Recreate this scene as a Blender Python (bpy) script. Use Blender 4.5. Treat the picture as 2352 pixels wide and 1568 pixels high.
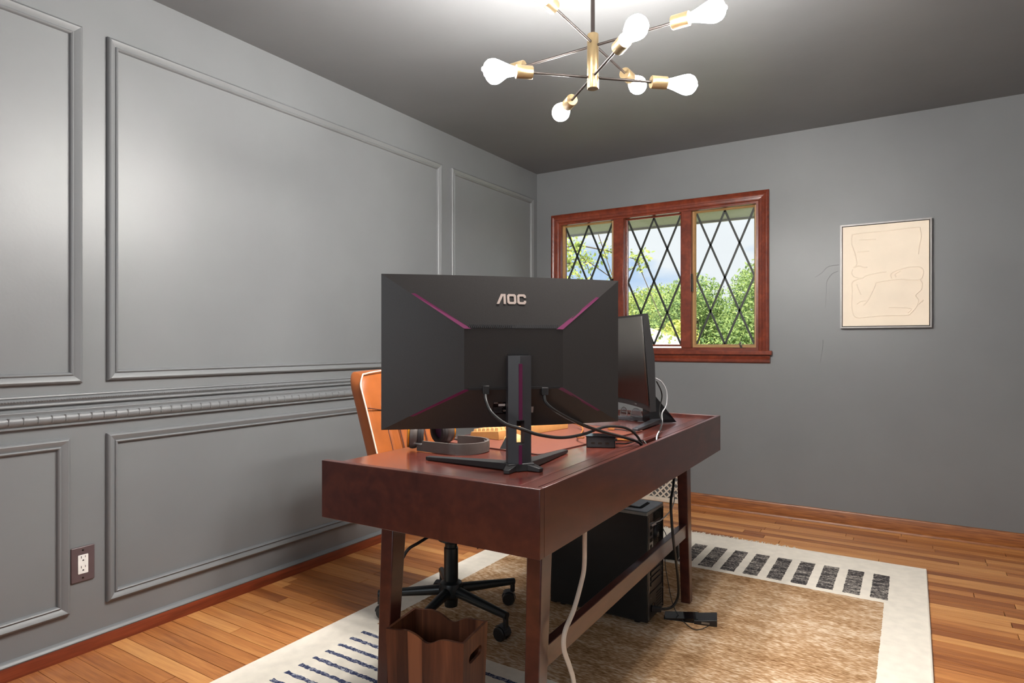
import bpy, bmesh, math, random
from mathutils import Vector, Matrix
random.seed(7)
for o in list(bpy.data.objects): bpy.data.objects.remove(o)
scene = bpy.context.scene
COL = scene.collection
PI = math.pi
def R(d): return math.radians(d)

# ------------------------------------------------------------------ camera
cam_d = bpy.data.cameras.new('camera'); cam = bpy.data.objects.new('camera', cam_d); COL.objects.link(cam)
cam.location = (2.50, 0.0, 1.10)
cam.rotation_euler = (R(90), 0, R(32.302))
cam_d.sensor_fit = 'HORIZONTAL'; cam_d.sensor_width = 36.0
cam_d.lens = 36.0 * 1452.0 / 2352.0
cam_d.shift_y = 6.0 / 2352.0
cam_d.clip_start = 0.02; cam_d.clip_end = 300
scene.camera = cam

# ------------------------------------------------------------------ exposure, sky, sun
vs = scene.view_settings
vs.view_transform = 'Standard'; vs.look = 'None'; vs.exposure = 0.0; vs.gamma = 1.0; vs.use_curve_mapping = False
BULB = 580.0
SKY = 1.25
SUN = 12.0

world = bpy.data.worlds.new('world'); scene.world = world; world.use_nodes = True
nt = world.node_tree; nt.nodes.clear()
wo = nt.nodes.new('ShaderNodeOutputWorld'); bg = nt.nodes.new('ShaderNodeBackground')
tc = nt.nodes.new('ShaderNodeTexCoord'); mp = nt.nodes.new('ShaderNodeMapping'); mp.inputs['Scale'].default_value = (1.6, 1.6, 6.0)
nz = nt.nodes.new('ShaderNodeTexNoise'); nz.inputs['Scale'].default_value = 2.3; nz.inputs['Detail'].default_value = 6
rp = nt.nodes.new('ShaderNodeValToRGB')
rp.color_ramp.elements[0].position = 0.40; rp.color_ramp.elements[0].color = (0.46, 0.60, 0.82, 1)
rp.color_ramp.elements[1].position = 0.56; rp.color_ramp.elements[1].color = (0.80, 0.82, 0.86, 1)
nt.links.new(tc.outputs['Generated'], mp.inputs['Vector']); nt.links.new(mp.outputs[0], nz.inputs['Vector'])
nt.links.new(nz.outputs['Fac'], rp.inputs['Fac']); nt.links.new(rp.outputs['Color'], bg.inputs['Color'])
bg.inputs['Strength'].default_value = SKY
nt.links.new(bg.outputs[0], wo.inputs['Surface'])

sun_d = bpy.data.lights.new('sun', 'SUN'); sun_d.energy = SUN; sun_d.angle = R(1.5); sun_d.color = (1.0, 0.95, 0.85)
sun = bpy.data.objects.new('sun', sun_d); COL.objects.link(sun)
sun.rotation_euler = Vector((-0.15, 0.52, -0.84)).to_track_quat('-Z', 'Y').to_euler()
sun.location = (10, -20, 20)
# added fill lamp outside the made-up window in the wall behind the camera
FILL = 20.0
fill_d = bpy.data.lights.new('added_fill', 'AREA'); fill_d.shape = 'RECTANGLE'; fill_d.size = 2.0; fill_d.size_y = 1.2; fill_d.energy = FILL; fill_d.color = (0.95, 0.97, 1.0)
fill = bpy.data.objects.new('added_fill', fill_d); COL.objects.link(fill)
fill.location = (1.7, -1.05, 1.45); fill.rotation_euler = (R(90), 0, 0)

# ------------------------------------------------------------------ materials
MATS = {}
def lin(c):
    return tuple(((v / 12.92) if v <= 0.04045 else ((v + 0.055) / 1.055) ** 2.4) for v in (x / 255.0 for x in c))
def new_mat(name):
    m = bpy.data.materials.new(name); m.use_nodes = True
    MATS[name] = m
    return m, m.node_tree, m.node_tree.nodes['Principled BSDF']
def plain(name, rgb, rough=0.5, metal=0.0, noise=0.06, nscale=40.0, bump=0.0, coat=0.0, spec=0.5, emit=None, estr=0.0, sheen=0.0):
    m, t, b = new_mat(name)
    c = lin(rgb)
    tcn = t.nodes.new('ShaderNodeTexCoord'); n = t.nodes.new('ShaderNodeTexNoise')
    n.inputs['Scale'].default_value = nscale; n.inputs['Detail'].default_value = 4
    t.links.new(tcn.outputs['Object'], n.inputs['Vector'])
    r = t.nodes.new('ShaderNodeValToRGB')
    r.color_ramp.elements[0].position = 0.3; r.color_ramp.elements[1].position = 0.7
    r.color_ramp.elements[0].color = tuple(x * (1 - noise) for x in c) + (1,)
    r.color_ramp.elements[1].color = tuple(min(1, x * (1 + noise)) for x in c) + (1,)
    t.links.new(n.outputs['Fac'], r.inputs['Fac']); t.links.new(r.outputs['Color'], b.inputs['Base Color'])
    b.inputs['Roughness'].default_value = rough; b.inputs['Metallic'].default_value = metal
    b.inputs['Specular IOR Level'].default_value = spec
    if coat: b.inputs['Coat Weight'].default_value = coat; b.inputs['Coat Roughness'].default_value = 0.15
    if sheen: b.inputs['Sheen Weight'].default_value = sheen
    if bump:
        bp = t.nodes.new('ShaderNodeBump'); bp.inputs['Strength'].default_value = bump; bp.inputs['Distance'].default_value = 0.002
        t.links.new(n.outputs['Fac'], bp.inputs['Height']); t.links.new(bp.outputs[0], b.inputs['Normal'])
    if emit:
        b.inputs['Emission Color'].default_value = lin(emit) + (1,); b.inputs['Emission Strength'].default_value = estr
    return m
def wood(name, dark, mid, light, scale, rough=0.35, dist=1.2, world_pos=False, rnd=0.0, coat=0.0, bump=0.08, spec=0.5, n2=0.35, fine=None, amp=1.0):
    m, t, b = new_mat(name)
    if world_pos:
        g = t.nodes.new('ShaderNodeNewGeometry'); src = g.outputs['Position']
    else:
        g = t.nodes.new('ShaderNodeTexCoord'); src = g.outputs['Object']
    oi = t.nodes.new('ShaderNodeObjectInfo')
    mu = t.nodes.new('ShaderNodeMath'); mu.operation = 'MULTIPLY'; mu.inputs[1].default_value = 37.0
    t.links.new(oi.outputs['Random'], mu.inputs[0])
    cx = t.nodes.new('ShaderNodeCombineXYZ')
    for i in range(3): t.links.new(mu.outputs[0], cx.inputs[i])
    ad = t.nodes.new('ShaderNodeVectorMath'); ad.operation = 'ADD'
    t.links.new(src, ad.inputs[0])
    if rnd: t.links.new(cx.outputs[0], ad.inputs[1])
    mpn = t.nodes.new('ShaderNodeMapping'); mpn.inputs['Scale'].default_value = scale
    t.links.new(ad.outputs[0], mpn.inputs['Vector'])
    n = t.nodes.new('ShaderNodeTexNoise'); n.inputs['Scale'].default_value = 1.0; n.inputs['Detail'].default_value = 5; n.inputs['Distortion'].default_value = dist
    t.links.new(mpn.outputs[0], n.inputs['Vector'])
    mp2 = t.nodes.new('ShaderNodeMapping'); mp2.inputs['Scale'].default_value = fine or tuple(s * 5 for s in scale)
    t.links.new(ad.outputs[0], mp2.inputs['Vector'])
    nf = t.nodes.new('ShaderNodeTexNoise'); nf.inputs['Scale'].default_value = 1.0; nf.inputs['Detail'].default_value = 3
    t.links.new(mp2.outputs[0], nf.inputs['Vector'])
    mx = t.nodes.new('ShaderNodeMix'); mx.data_type = 'FLOAT'; mx.inputs[0].default_value = n2
    t.links.new(n.outputs['Fac'], mx.inputs[2]); t.links.new(nf.outputs['Fac'], mx.inputs[3])
    fac = mx.outputs[0]
    if amp != 1.0:
        am = t.nodes.new('ShaderNodeMath'); am.operation = 'MULTIPLY_ADD'; am.inputs[1].default_value = amp; am.inputs[2].default_value = .5 - .5 * amp
        t.links.new(fac, am.inputs[0]); fac = am.outputs[0]
    if rnd:
        s = t.nodes.new('ShaderNodeMath'); s.operation = 'MULTIPLY_ADD'; s.inputs[1].default_value = rnd; s.inputs[2].default_value = -rnd / 2
        t.links.new(oi.outputs['Random'], s.inputs[0])
        a2 = t.nodes.new('ShaderNodeMath'); a2.operation = 'ADD'
        t.links.new(fac, a2.inputs[0]); t.links.new(s.outputs[0], a2.inputs[1]); fac = a2.outputs[0]
    r = t.nodes.new('ShaderNodeValToRGB'); cr = r.color_ramp
    cr.elements[0].position = 0.28; cr.elements[0].color = lin(dark) + (1,)
    cr.elements[1].position = 0.72; cr.elements[1].color = lin(light) + (1,)
    e = cr.elements.new(0.5); e.color = lin(mid) + (1,)
    t.links.new(fac, r.inputs['Fac']); t.links.new(r.outputs['Color'], b.inputs['Base Color'])
    b.inputs['Roughness'].default_value = rough; b.inputs['Specular IOR Level'].default_value = spec
    if coat: b.inputs['Coat Weight'].default_value = coat; b.inputs['Coat Roughness'].default_value = 0.2
    if bump:
        bp = t.nodes.new('ShaderNodeBump'); bp.inputs['Strength'].default_value = bump; bp.inputs['Distance'].default_value = 0.001
        t.links.new(nf.outputs['Fac'], bp.inputs['Height']); t.links.new(bp.outputs[0], b.inputs['Normal'])
    return m
def paint(name, rgb, rough):
    m, t, b = new_mat(name); c = lin(rgb)
    g = t.nodes.new('ShaderNodeNewGeometry')
    n = t.nodes.new('ShaderNodeTexNoise'); n.inputs['Scale'].default_value = 1.7; n.inputs['Detail'].default_value = 5
    t.links.new(g.outputs['Position'], n.inputs['Vector'])
    r = t.nodes.new('ShaderNodeValToRGB')
    r.color_ramp.elements[0].position = 0.3; r.color_ramp.elements[0].color = tuple(x * 0.93 for x in c) + (1,)
    r.color_ramp.elements[1].position = 0.7; r.color_ramp.elements[1].color = tuple(x * 1.06 for x in c) + (1,)
    t.links.new(n.outputs['Fac'], r.inputs['Fac']); t.links.new(r.outputs['Color'], b.inputs['Base Color'])
    n2 = t.nodes.new('ShaderNodeTexNoise'); n2.inputs['Scale'].default_value = 90; n2.inputs['Detail'].default_value = 3
    n3 = t.nodes.new('ShaderNodeTexNoise'); n3.inputs['Scale'].default_value = 7; n3.inputs['Detail'].default_value = 3
    t.links.new(g.outputs['Position'], n2.inputs['Vector']); t.links.new(g.outputs['Position'], n3.inputs['Vector'])
    ad = t.nodes.new('ShaderNodeMath'); ad.operation = 'MULTIPLY_ADD'; ad.inputs[1].default_value = 5.0
    t.links.new(n3.outputs['Fac'], ad.inputs[0]); t.links.new(n2.outputs['Fac'], ad.inputs[2])
    bp = t.nodes.new('ShaderNodeBump'); bp.inputs['Strength'].default_value = 0.12; bp.inputs['Distance'].default_value = 0.0015
    t.links.new(ad.outputs[0], bp.inputs['Height']); t.links.new(bp.outputs[0], b.inputs['Normal'])
    b.inputs['Roughness'].default_value = rough
    return m

paint('wall_paint', (115, 117, 119), 0.42)
paint('ceiling_paint', (108, 109, 111), 0.45)
wood('oak_plank', (140, 80, 42), (188, 122, 68), (218, 158, 96), (2.0, 34, 20), rough=0.28, world_pos=True, rnd=0.42, bump=0.10, amp=0.75)
plain('floor_gap', (48, 28, 16), 0.9)
wood('red_brown_wood', (84, 34, 20), (118, 52, 30), (140, 68, 40), (14, 2.0, 30), rough=0.3, world_pos=True)
wood('orange_oak', (86, 46, 20), (140, 82, 38), (176, 112, 58), (3, 12, 48), rough=0.4, world_pos=True, dist=2.5)
wood('window_wood', (82, 34, 22), (112, 48, 30), (138, 66, 42), (10, 20, 10), rough=0.28, world_pos=True)
plain('tan_strip', (176, 138, 92), 0.5)
plain('lead_bar', (34, 38, 34), 0.5)
plain('grey_seal', (150, 150, 146), 0.5)
plain('dark_metal', (52, 44, 38), 0.35, 0.8)
wood('cherry', (54, 25, 23), (72, 35, 30), (90, 47, 36), (9, 2.2, 9), rough=0.30, dist=2.0, spec=0.5, coat=0.25)
wood('cherry_top', (70, 29, 22), (90, 39, 29), (108, 52, 40), (22, 2.0, 10), rough=0.22, dist=1.0, coat=1.0)
plain('dark_inside', (20, 14, 12), 0.8)
plain('black_plastic', (32, 31, 32), 0.42, noise=0.08, nscale=300, bump=0.1)
plain('black_textured', (44, 41, 40), 0.42, noise=0.10, nscale=500, bump=0.15)
plain('black_gloss', (16, 16, 18), 0.12)
plain('charcoal_plastic', (48, 48, 52), 0.42)
plain('screen_black', (44, 42, 40), 0.34, spec=0.5)
plain('purple_strip', (98, 26, 70), 0.4)
plain('silver_print', (176, 160, 152), 0.4)
plain('sticker_white', (206, 200, 196), 0.5)
plain('print_grey', (92, 92, 92), 0.6)
plain('cable_black', (26, 25, 25), 0.45)
plain('cable_white', (214, 200, 184), 0.5)
plain('cable_grey', (176, 176, 178), 0.4)
plain('cable_tan', (150, 92, 44), 0.45)
plain('leather', (146, 80, 38), 0.28, noise=0.16, nscale=14, bump=0.05)
plain('piping', (206, 186, 170), 0.45)
plain('chair_metal', (36, 40, 42), 0.32, 0.35)
wood('acacia', (66, 36, 26), (106, 62, 42), (148, 94, 64), (16, 16, 1.2), rough=0.38, dist=0.8, bump=0.05, rnd=0.35)
plain('bin_inside', (36, 26, 24), 0.6)
plain('rug_white', (232, 223, 208), 0.95, noise=0.06, nscale=26, bump=0.6, sheen=0.3)
wood('rug_black', (34, 32, 34), (82, 78, 78), (206, 196, 184), (12, 50, 30), rough=0.95, dist=0.2, bump=0.5, n2=0.6, spec=0.1, fine=(110, 230, 60), amp=1.5)
wood('rug_blue', (44, 50, 78), (74, 80, 108), (190, 190, 196), (60, 60, 30), rough=0.95, dist=0.2, bump=0.5, n2=0.5, spec=0.1, fine=(180, 180, 60), amp=1.5)
wood('rug_field', (120, 84, 50), (178, 142, 106), (224, 204, 180), (3.5, 8, 4), rough=0.95, dist=0.2, bump=0.12, n2=0.6, spec=0.1, fine=(48, 170, 30), amp=1.35)
plain('keycap', (198, 154, 100), 0.5)
plain('kb_body', (178, 126, 72), 0.5)
plain('mat_leather', (104, 57, 44), 0.45, noise=0.08, nscale=60, bump=0.1)
plain('mat_edge', (70, 34, 26), 0.5)
plain('hp_grey', (84, 76, 72), 0.35)
plain('hp_pad', (40, 34, 34), 0.7)
plain('hp_gold', (214, 138, 36), 0.25, 0.6)
plain('hp_purple', (66, 18, 60), 0.6)
plain('clear_lens', (210, 210, 214), 0.05, spec=0.8)
plain('brass', (146, 126, 94), 0.34, 0.9)
plain('bronze_rod', (44, 38, 36), 0.4, 0.6)
plain('outlet_plate', (86, 70, 72), 0.35)
plain('outlet_white', (228, 226, 222), 0.4)
plain('slot_dark', (24, 22, 22), 0.7)
plain('canvas', (242, 228, 208), 0.75, noise=0.03, nscale=8, bump=0.2)
plain('frame_grey', (140, 136, 134), 0.4, 0.3)
plain('grille_cream', (206, 196, 180), 0.45)
plain('pc_case', (34, 36, 38), 0.36, 0.2)
plain('pc_top_glare', (128, 138, 142), 0.24, 0.3)  # window glare on the black top put into a paler colour
plain('pc_rear', (64, 64, 66), 0.35, 0.6)
plain('steel', (170, 170, 168), 0.3, 0.9)
plain('bark', (86, 72, 58), 0.9, noise=0.3, nscale=10, bump=0.5)
plain('house_wall', (206, 202, 194), 0.8)
plain('house_roof', (196, 188, 178), 0.8, noise=0.12, nscale=6)
plain('house_trim', (150, 150, 146), 0.7)
plain('soffit', (190, 184, 180), 0.7)
plain('grass', (118, 130, 84), 0.95, noise=0.3, nscale=3)
def leaf_mat(name, c1, c2):
    m, t, b = new_mat(name)
    g = t.nodes.new('ShaderNodeNewGeometry'); r = t.nodes.new('ShaderNodeValToRGB')
    r.color_ramp.elements[0].color = lin(c1) + (1,); r.color_ramp.elements[1].color = lin(c2) + (1,)
    t.links.new(g.outputs['Random Per Island'], r.inputs['Fac']); t.links.new(r.outputs['Color'], b.inputs['Base Color'])
    b.inputs['Roughness'].default_value = 0.7
    b.inputs['Subsurface Weight'].default_value = 0.0
    tr = t.nodes.new('ShaderNodeBsdfTranslucent'); mxs = t.nodes.new('ShaderNodeMixShader'); mxs.inputs[0].default_value = 0.45
    t.links.new(r.outputs['Color'], tr.inputs['Color'])
    t.links.new(b.outputs[0], mxs.inputs[1]); t.links.new(tr.outputs[0], mxs.inputs[2])
    t.links.new(mxs.outputs[0], t.nodes['Material Output'].inputs['Surface'])
leaf_mat('leaf_green', (112, 136, 60), (206, 214, 120))
leaf_mat('leaf_yellow', (160, 172, 76), (230, 226, 134))
leaf_mat('leaf_deep', (96, 126, 72), (176, 194, 118))
def glass_mat(name, refl, tint=(1, 1, 1)):
    m = bpy.data.materials.new(name); m.use_nodes = True; MATS[name] = m
    t = m.node_tree; t.nodes.clear()
    o = t.nodes.new('ShaderNodeOutputMaterial'); mx = t.nodes.new('ShaderNodeMixShader')
    a = t.nodes.new('ShaderNodeBsdfTransparent'); a.inputs[0].default_value = tint + (1,)
    g = t.nodes.new('ShaderNodeBsdfGlossy'); g.inputs['Roughness'].default_value = 0.02
    mx.inputs[0].default_value = refl
    t.links.new(a.outputs[0], mx.inputs[1]); t.links.new(g.outputs[0], mx.inputs[2]); t.links.new(mx.outputs[0], o.inputs['Surface'])
glass_mat('window_glass', 0.05, (0.97, 0.99, 0.98))
glass_mat('lens_glass', 0.25, (0.9, 0.9, 0.92))
m = bpy.data.materials.new('bulb_glow'); m.use_nodes = True; MATS['bulb_glow'] = m
t = m.node_tree; t.nodes.clear()
o_ = t.nodes.new('ShaderNodeOutputMaterial'); em = t.nodes.new('ShaderNodeEmission')
em.inputs['Color'].default_value = (1.0, 0.965, 0.915, 1); em.inputs['Strength'].default_value = BULB
t.links.new(em.outputs[0], o_.inputs['Surface'])

# ------------------------------------------------------------------ mesh helpers
class MB:
    def __init__(s): s.v = []; s.f = []
    def add(s, vs, fs):
        k = len(s.v); s.v += [tuple(p) for p in vs]; s.f += [tuple(i + k for i in f) for f in fs]; return s
    def box(s, x0, x1, y0, y1, z0, z1):
        return s.hexa([(x0, y0), (x1, y0), (x1, y1), (x0, y1)], z0, [(x0, y0), (x1, y0), (x1, y1), (x0, y1)], z1)
    def hexa(s, lo, z0, hi, z1):
        n = len(lo)
        vs = [(p[0], p[1], z0) for p in lo] + [(p[0], p[1], z1) for p in hi]
        fs = [tuple(range(n - 1, -1, -1)), tuple(range(n, 2 * n))] + [(i, (i + 1) % n, n + (i + 1) % n, n + i) for i in range(n)]
        return s.add(vs, fs)
    def cbox(s, c, size, M=None):
        x, y, z = (q / 2 for q in size); M = M or Matrix()
        vs = [Vector(c) + (M @ Vector(p)) for p in ((-x, -y, -z), (x, -y, -z), (x, y, -z), (-x, y, -z), (-x, -y, z), (x, -y, z), (x, y, z), (-x, y, z))]
        return s.add(vs, [(3, 2, 1, 0), (4, 5, 6, 7), (0, 1, 5, 4), (1, 2, 6, 5), (2, 3, 7, 6), (3, 0, 4, 7)])
    def bar(s, a, b, w, h, up=(0, 0, 1), w2=None, h2=None):
        a = Vector(a); b = Vector(b); d = (b - a).normalized(); u = Vector(up)
        x = d.cross(u); x = x.normalized() if x.length > 1e-6 else Vector((1, 0, 0)); z = x.cross(d).normalized()
        w2 = w if w2 is None else w2; h2 = h if h2 is None else h2
        vs = []
        for p, ww, hh in ((a, w, h), (b, w2, h2)):
            for sx, sz in ((-1, -1), (1, -1), (1, 1), (-1, 1)): vs.append(p + x * sx * ww / 2 + z * sz * hh / 2)
        return s.add(vs, [(0, 1, 2, 3), (7, 6, 5, 4), (0, 4, 5, 1), (1, 5, 6, 2), (2, 6, 7, 3), (3, 7, 4, 0)])
    def prism(s, pts, fn, h0, h1):
        n = len(pts); vs = [fn(p[0], p[1], h0) for p in pts] + [fn(p[0], p[1], h1) for p in pts]
        return s.add(vs, [tuple(range(n)), tuple(range(2 * n - 1, n - 1, -1))] + [(i, n + i, n + (i + 1) % n, (i + 1) % n) for i in range(n)])
    def tube(s, pts, r, n=8, closed=False, r2=None):
        P = [Vector(p) for p in pts]; m = len(P); rings = []; prev = None
        for i in range(m):
            if closed: d = P[(i + 1) % m] - P[i - 1]
            else: d = P[min(i + 1, m - 1)] - P[max(i - 1, 0)]
            d.normalize()
            if prev is None:
                a = Vector((0, 0, 1)) if abs(d.z) < 0.9 else Vector((1, 0, 0)); x = d.cross(a).normalized()
            else:
                x = prev - d * prev.dot(d); x.normalize()
            prev = x; y = d.cross(x)
            rr = r if r2 is None else r + (r2 - r) * i / (m - 1)
            rings.append([P[i] + (x * math.cos(2 * PI * k / n) + y * math.sin(2 * PI * k / n)) * rr for k in range(n)])
        vs = [p for q in rings for p in q]; fs = []
        for i in range(m if closed else m - 1):
            j = (i + 1) % m
            for k in range(n): fs.append((i * n + k, i * n + (k + 1) % n, j * n + (k + 1) % n, j * n + k))
        if not closed: fs += [tuple(range(n - 1, -1, -1)), tuple(range((m - 1) * n, m * n))]
        return s.add(vs, fs)
    def lathe(s, prof, o=(0, 0, 0), d=(0, 0, 1), n=20, ring=False):
        q = Vector((0, 0, 1)).rotation_difference(Vector(d).normalized()); o = Vector(o); vs = []; m = len(prof)
        for r, h in prof:
            for k in range(n): vs.append(o + q @ Vector((r * math.cos(2 * PI * k / n), r * math.sin(2 * PI * k / n), h)))
        fs = [(i * n + k, i * n + (k + 1) % n, (i + 1) * n + (k + 1) % n, (i + 1) * n + k) for i in range(m - 1) for k in range(n)]
        if ring: fs += [((m - 1) * n + k, (m - 1) * n + (k + 1) % n, (k + 1) % n, k) for k in range(n)]
        else: fs += [tuple(range(n - 1, -1, -1)), tuple(range((m - 1) * n, m * n))]
        return s.add(vs, fs)
    def mesh(s, name, mat, smooth=False):
        me = bpy.data.meshes.new(name); me.from_pydata(s.v, [], s.f)
        bm = bmesh.new(); bm.from_mesh(me); bmesh.ops.recalc_face_normals(bm, faces=bm.faces); bm.to_mesh(me); bm.free()
        if mat: me.materials.append(MATS[mat])
        if smooth:
            me.polygons.foreach_set('use_smooth', [True] * len(me.polygons)); me.set_sharp_from_angle(angle=R(40))
        me.update(); return me
    def build(s, name, mat, parent=None, smooth=False, bevel=0.0, loc=None, label=None):
        ob = bpy.data.objects.new(name, s.mesh(name, mat, smooth or bevel > 0)); COL.objects.link(ob)
        if parent: ob.parent = parent
        if loc: ob.location = loc
        if bevel:
            b = ob.modifiers.new('bevel', 'BEVEL'); b.width = bevel; b.segments = 2; b.limit_method = 'ANGLE'; b.angle_limit = R(40)
        if label: ob['label'] = label
        return ob
def spline(pts, n=8):
    P = [Vector(p) for p in pts]; P = [P[0] * 2 - P[1]] + P + [P[-1] * 2 - P[-2]]; out = []
    for i in range(1, len(P) - 2):
        a, b, c, d = P[i - 1:i + 3]
        for k in range(n):
            t = k / n
            out.append(0.5 * ((2 * b) + (c - a) * t + (2 * a - 5 * b + 4 * c - d) * t * t + (3 * b - a - 3 * c + d) * t ** 3))
    out.append(P[-2]); return out
def link_copy(me, name, parent, loc=(0, 0, 0), rot=(0, 0, 0), scale=(1, 1, 1)):
    ob = bpy.data.objects.new(name, me); COL.objects.link(ob); ob.parent = parent
    ob.location = loc; ob.rotation_euler = rot; ob.scale = scale; return ob
def empty(name, loc=(0, 0, 0), rz=0.0):
    e = bpy.data.objects.new(name, None); e.empty_display_size = 0.1; COL.objects.link(e); e.location = loc; e.rotation_euler = (0, 0, rz); return e
def tag(o, label, cat, group=None):
    o['label'] = label; o['category'] = cat
    if group: o['group'] = group
    return o
def struct(o, label=None):
    o['kind'] = 'structure'
    if label: o['label'] = label
    return o

# ------------------------------------------------------------------ the room
XR, YF, YB, ZC, TH = 3.40, -0.82, 4.324, 2.44, 0.13
WX0, WX1, WZ0, WZ1 = 0.185, 1.678, 1.055, 2.045       # window opening

floor = MB().box(0, XR, YF, YB, -0.06, -0.020).build('floor', 'floor_gap'); struct(floor, 'honey oak strip floor laid across the room')
unit = MB().box(-0.5, 0.5, -0.5, 0.5, -1, 0).mesh('plank', 'oak_plank')
rest = MB(); PW = 0.057; row = 0; y = YB - 0.015
rnd = random.Random(11)
while y > YF + 0.02:
    x = 0.012 - rnd.random() * 0.5
    while x < XR - 0.01:
        L = rnd.choice((0.42, 0.55, 0.7, 0.9, 1.1, 1.35)) * rnd.uniform(0.9, 1.1)
        a = max(x, 0.012); b = min(x + L, XR - 0.01)
        if b - a > 0.05:
            dz = rnd.uniform(-0.0006, 0.0)
            if y > 1.12 and not (y < 3.55 and a > 0.66 and b < 2.5):
                link_copy(unit, 'plank', floor, ((a + b) / 2, y - PW / 2, dz), (0, 0, 0), (b - a - 0.0028, PW - 0.0022, 0.018))
            else:
                rest.box(a + 0.0006, b - 0.0006, y - PW + 0.0006, y - 0.0006, -0.018, dz)
        x += L
    y -= PW; row += 1
o = rest.build('plank_rest', 'oak_plank', floor); o['kind'] = 'stuff'

struct(MB().box(-TH, XR + TH, YF - TH, YB + TH, ZC, ZC + 0.12).build('ceiling', 'ceiling_paint'), 'plain dark grey painted ceiling')
wall_left = struct(MB().box(-TH, 0, YF - TH, YB + TH, -0.06, ZC).build('wall_left', 'wall_paint'), 'grey painted wall with moulded panels')
struct(MB().box(XR, XR + TH, YF - TH, YB + TH, -0.06, ZC).build('wall_right', 'wall_paint'), 'plain grey painted side wall')
VX0, VX1, VZ0, VZ1 = .70, 2.70, .85, 2.05
struct(MB().box(0, VX0, YF - TH, YF, -0.06, ZC).box(VX1, XR, YF - TH, YF, -0.06, ZC).box(VX0, VX1, YF - TH, YF, -0.06, VZ0).box(VX0, VX1, YF - TH, YF, VZ1, ZC).build('wall_front', 'wall_paint'), 'grey painted wall with an opening for the added window')
w2 = struct(empty('added_window', (0, YF, 0)), 'added wooden window in the unseen near wall, for fill light')  # made-up window, added behind the camera to let fill light in
MB().box(VX0 - .08, VX1 + .08, 0, .02, VZ1, VZ1 + .08).box(VX0 - .08, VX0, 0, .02, VZ0 - .08, VZ1).box(VX1, VX1 + .08, 0, .02, VZ0 - .08, VZ1).box(VX0, VX1, 0, .02, VZ0 - .08, VZ0).build('casing', 'window_wood', w2)
for k in range(3):
    a = VX0 + k * (VX1 - VX0) / 3; b = a + (VX1 - VX0) / 3
    f_ = MB().box(a, a + .03, -.09, -.05, VZ0, VZ1).box(b - .03, b, -.09, -.05, VZ0, VZ1).box(a + .03, b - .03, -.09, -.05, VZ0, VZ0 + .03).box(a + .03, b - .03, -.09, -.05, VZ1 - .03, VZ1).build('sash_frame', 'window_wood', w2)
    MB().box(a + .03, b - .03, -.072, -.068, VZ0 + .03, VZ1 - .03).build('pane', 'window_glass', f_)
wb = MB()
wb.box(0, WX0, YB, YB + TH, -0.06, ZC).box(WX1, XR, YB, YB + TH, -0.06, ZC).box(WX0, WX1, YB, YB + TH, -0.06, WZ0).box(WX0, WX1, YB, YB + TH, WZ1, ZC)
wall_back = struct(wb.build('wall_back', 'wall_paint'), 'grey painted wall with the wooden casement window')

for S in ([(2.125, 1.583), (2.09, 1.581), (2.061, 1.573), (2.041, 1.551), (2.024, 1.535), (1.992, 1.515)], [(2.121, 1.545), (2.09, 1.532), (2.07, 1.507), (2.057, 1.477), (2.055, 1.401), (2.05, 1.321)], [(2.037, 1.126), (2.035, 1.076), (2.028, 1.026), (2.02, .981)]):
    MB().tube(spline([(x, YB - .0002, z) for x, z in S], 5), .0022, 6, r2=.0008).build('plaster_crack', 'wall_paint', wall_back, smooth=True)
# panel mouldings on the left wall: each frame is four mitred strips
PROF = [(0, 0), (0, .010), (.003, .016), (.009, .019), (.014, .017), (.025, .009), (.028, .008), (.0285, .012), (.032, .0145), (.036, .012), (.038, .006), (.039, 0)]
def frame_strips(parent, mat, rect, prof, fn, sides='LTRB', name='moulding_strip', square=False):
    a0, b0, a1, b1 = rect
    cs = {'L': ((a0, b0), (a0, b1), (1, 1), (1, -1)), 'T': ((a0, b1), (a1, b1), (1, -1), (-1, -1)), 'R': ((a1, b1), (a1, b0), (-1, -1), (-1, 1)), 'B': ((a1, b0), (a0, b0), (-1, 1), (1, 1))}
    for sd in sides:
        p, q, dp, dq = cs[sd]; n = len(prof)
        if square and sd == 'L': dp = (1, 0)
        if square and sd == 'R': dq = (-1, 0)
        vs = [fn(p[0] + dp[0] * o, p[1] + dp[1] * o, h) for o, h in prof] + [fn(q[0] + dq[0] * o, q[1] + dq[1] * o, h) for o, h in prof]
        MB().add(vs, [tuple(range(n)), tuple(range(2 * n - 1, n - 1, -1))] + [(i, n + i, n + i + 1, i + 1) for i in range(n - 1)]).build(name, mat, parent, smooth=True)
onleft = lambda a, b, h: (h, a, b)
PANELS = [((-0.45, .962, 1.083, 2.227), 'upper wall panel moulding nearest the camera'), ((1.166, .967, 3.114, 2.227), 'large upper wall panel moulding behind the monitor'),
          ((3.213, .967, 4.253, 2.230), 'upper wall panel moulding beside the window corner'), ((-0.45, .154, 1.044, .772), 'lower wall panel moulding left of the outlet'),
          ((1.164, .156, 3.114, .773), 'long lower wall panel moulding right of the outlet'), ((3.213, .156, 4.253, .773), 'lower wall panel moulding in the far corner')]
for i, (r_, lb) in enumerate(PANELS):
    e = struct(empty('trim_%d' % (i + 1), (0, r_[0], r_[1])), lb)
    frame_strips(e, 'wall_paint', (0, 0, r_[2] - r_[0], r_[3] - r_[1]), PROF, onleft)
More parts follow.
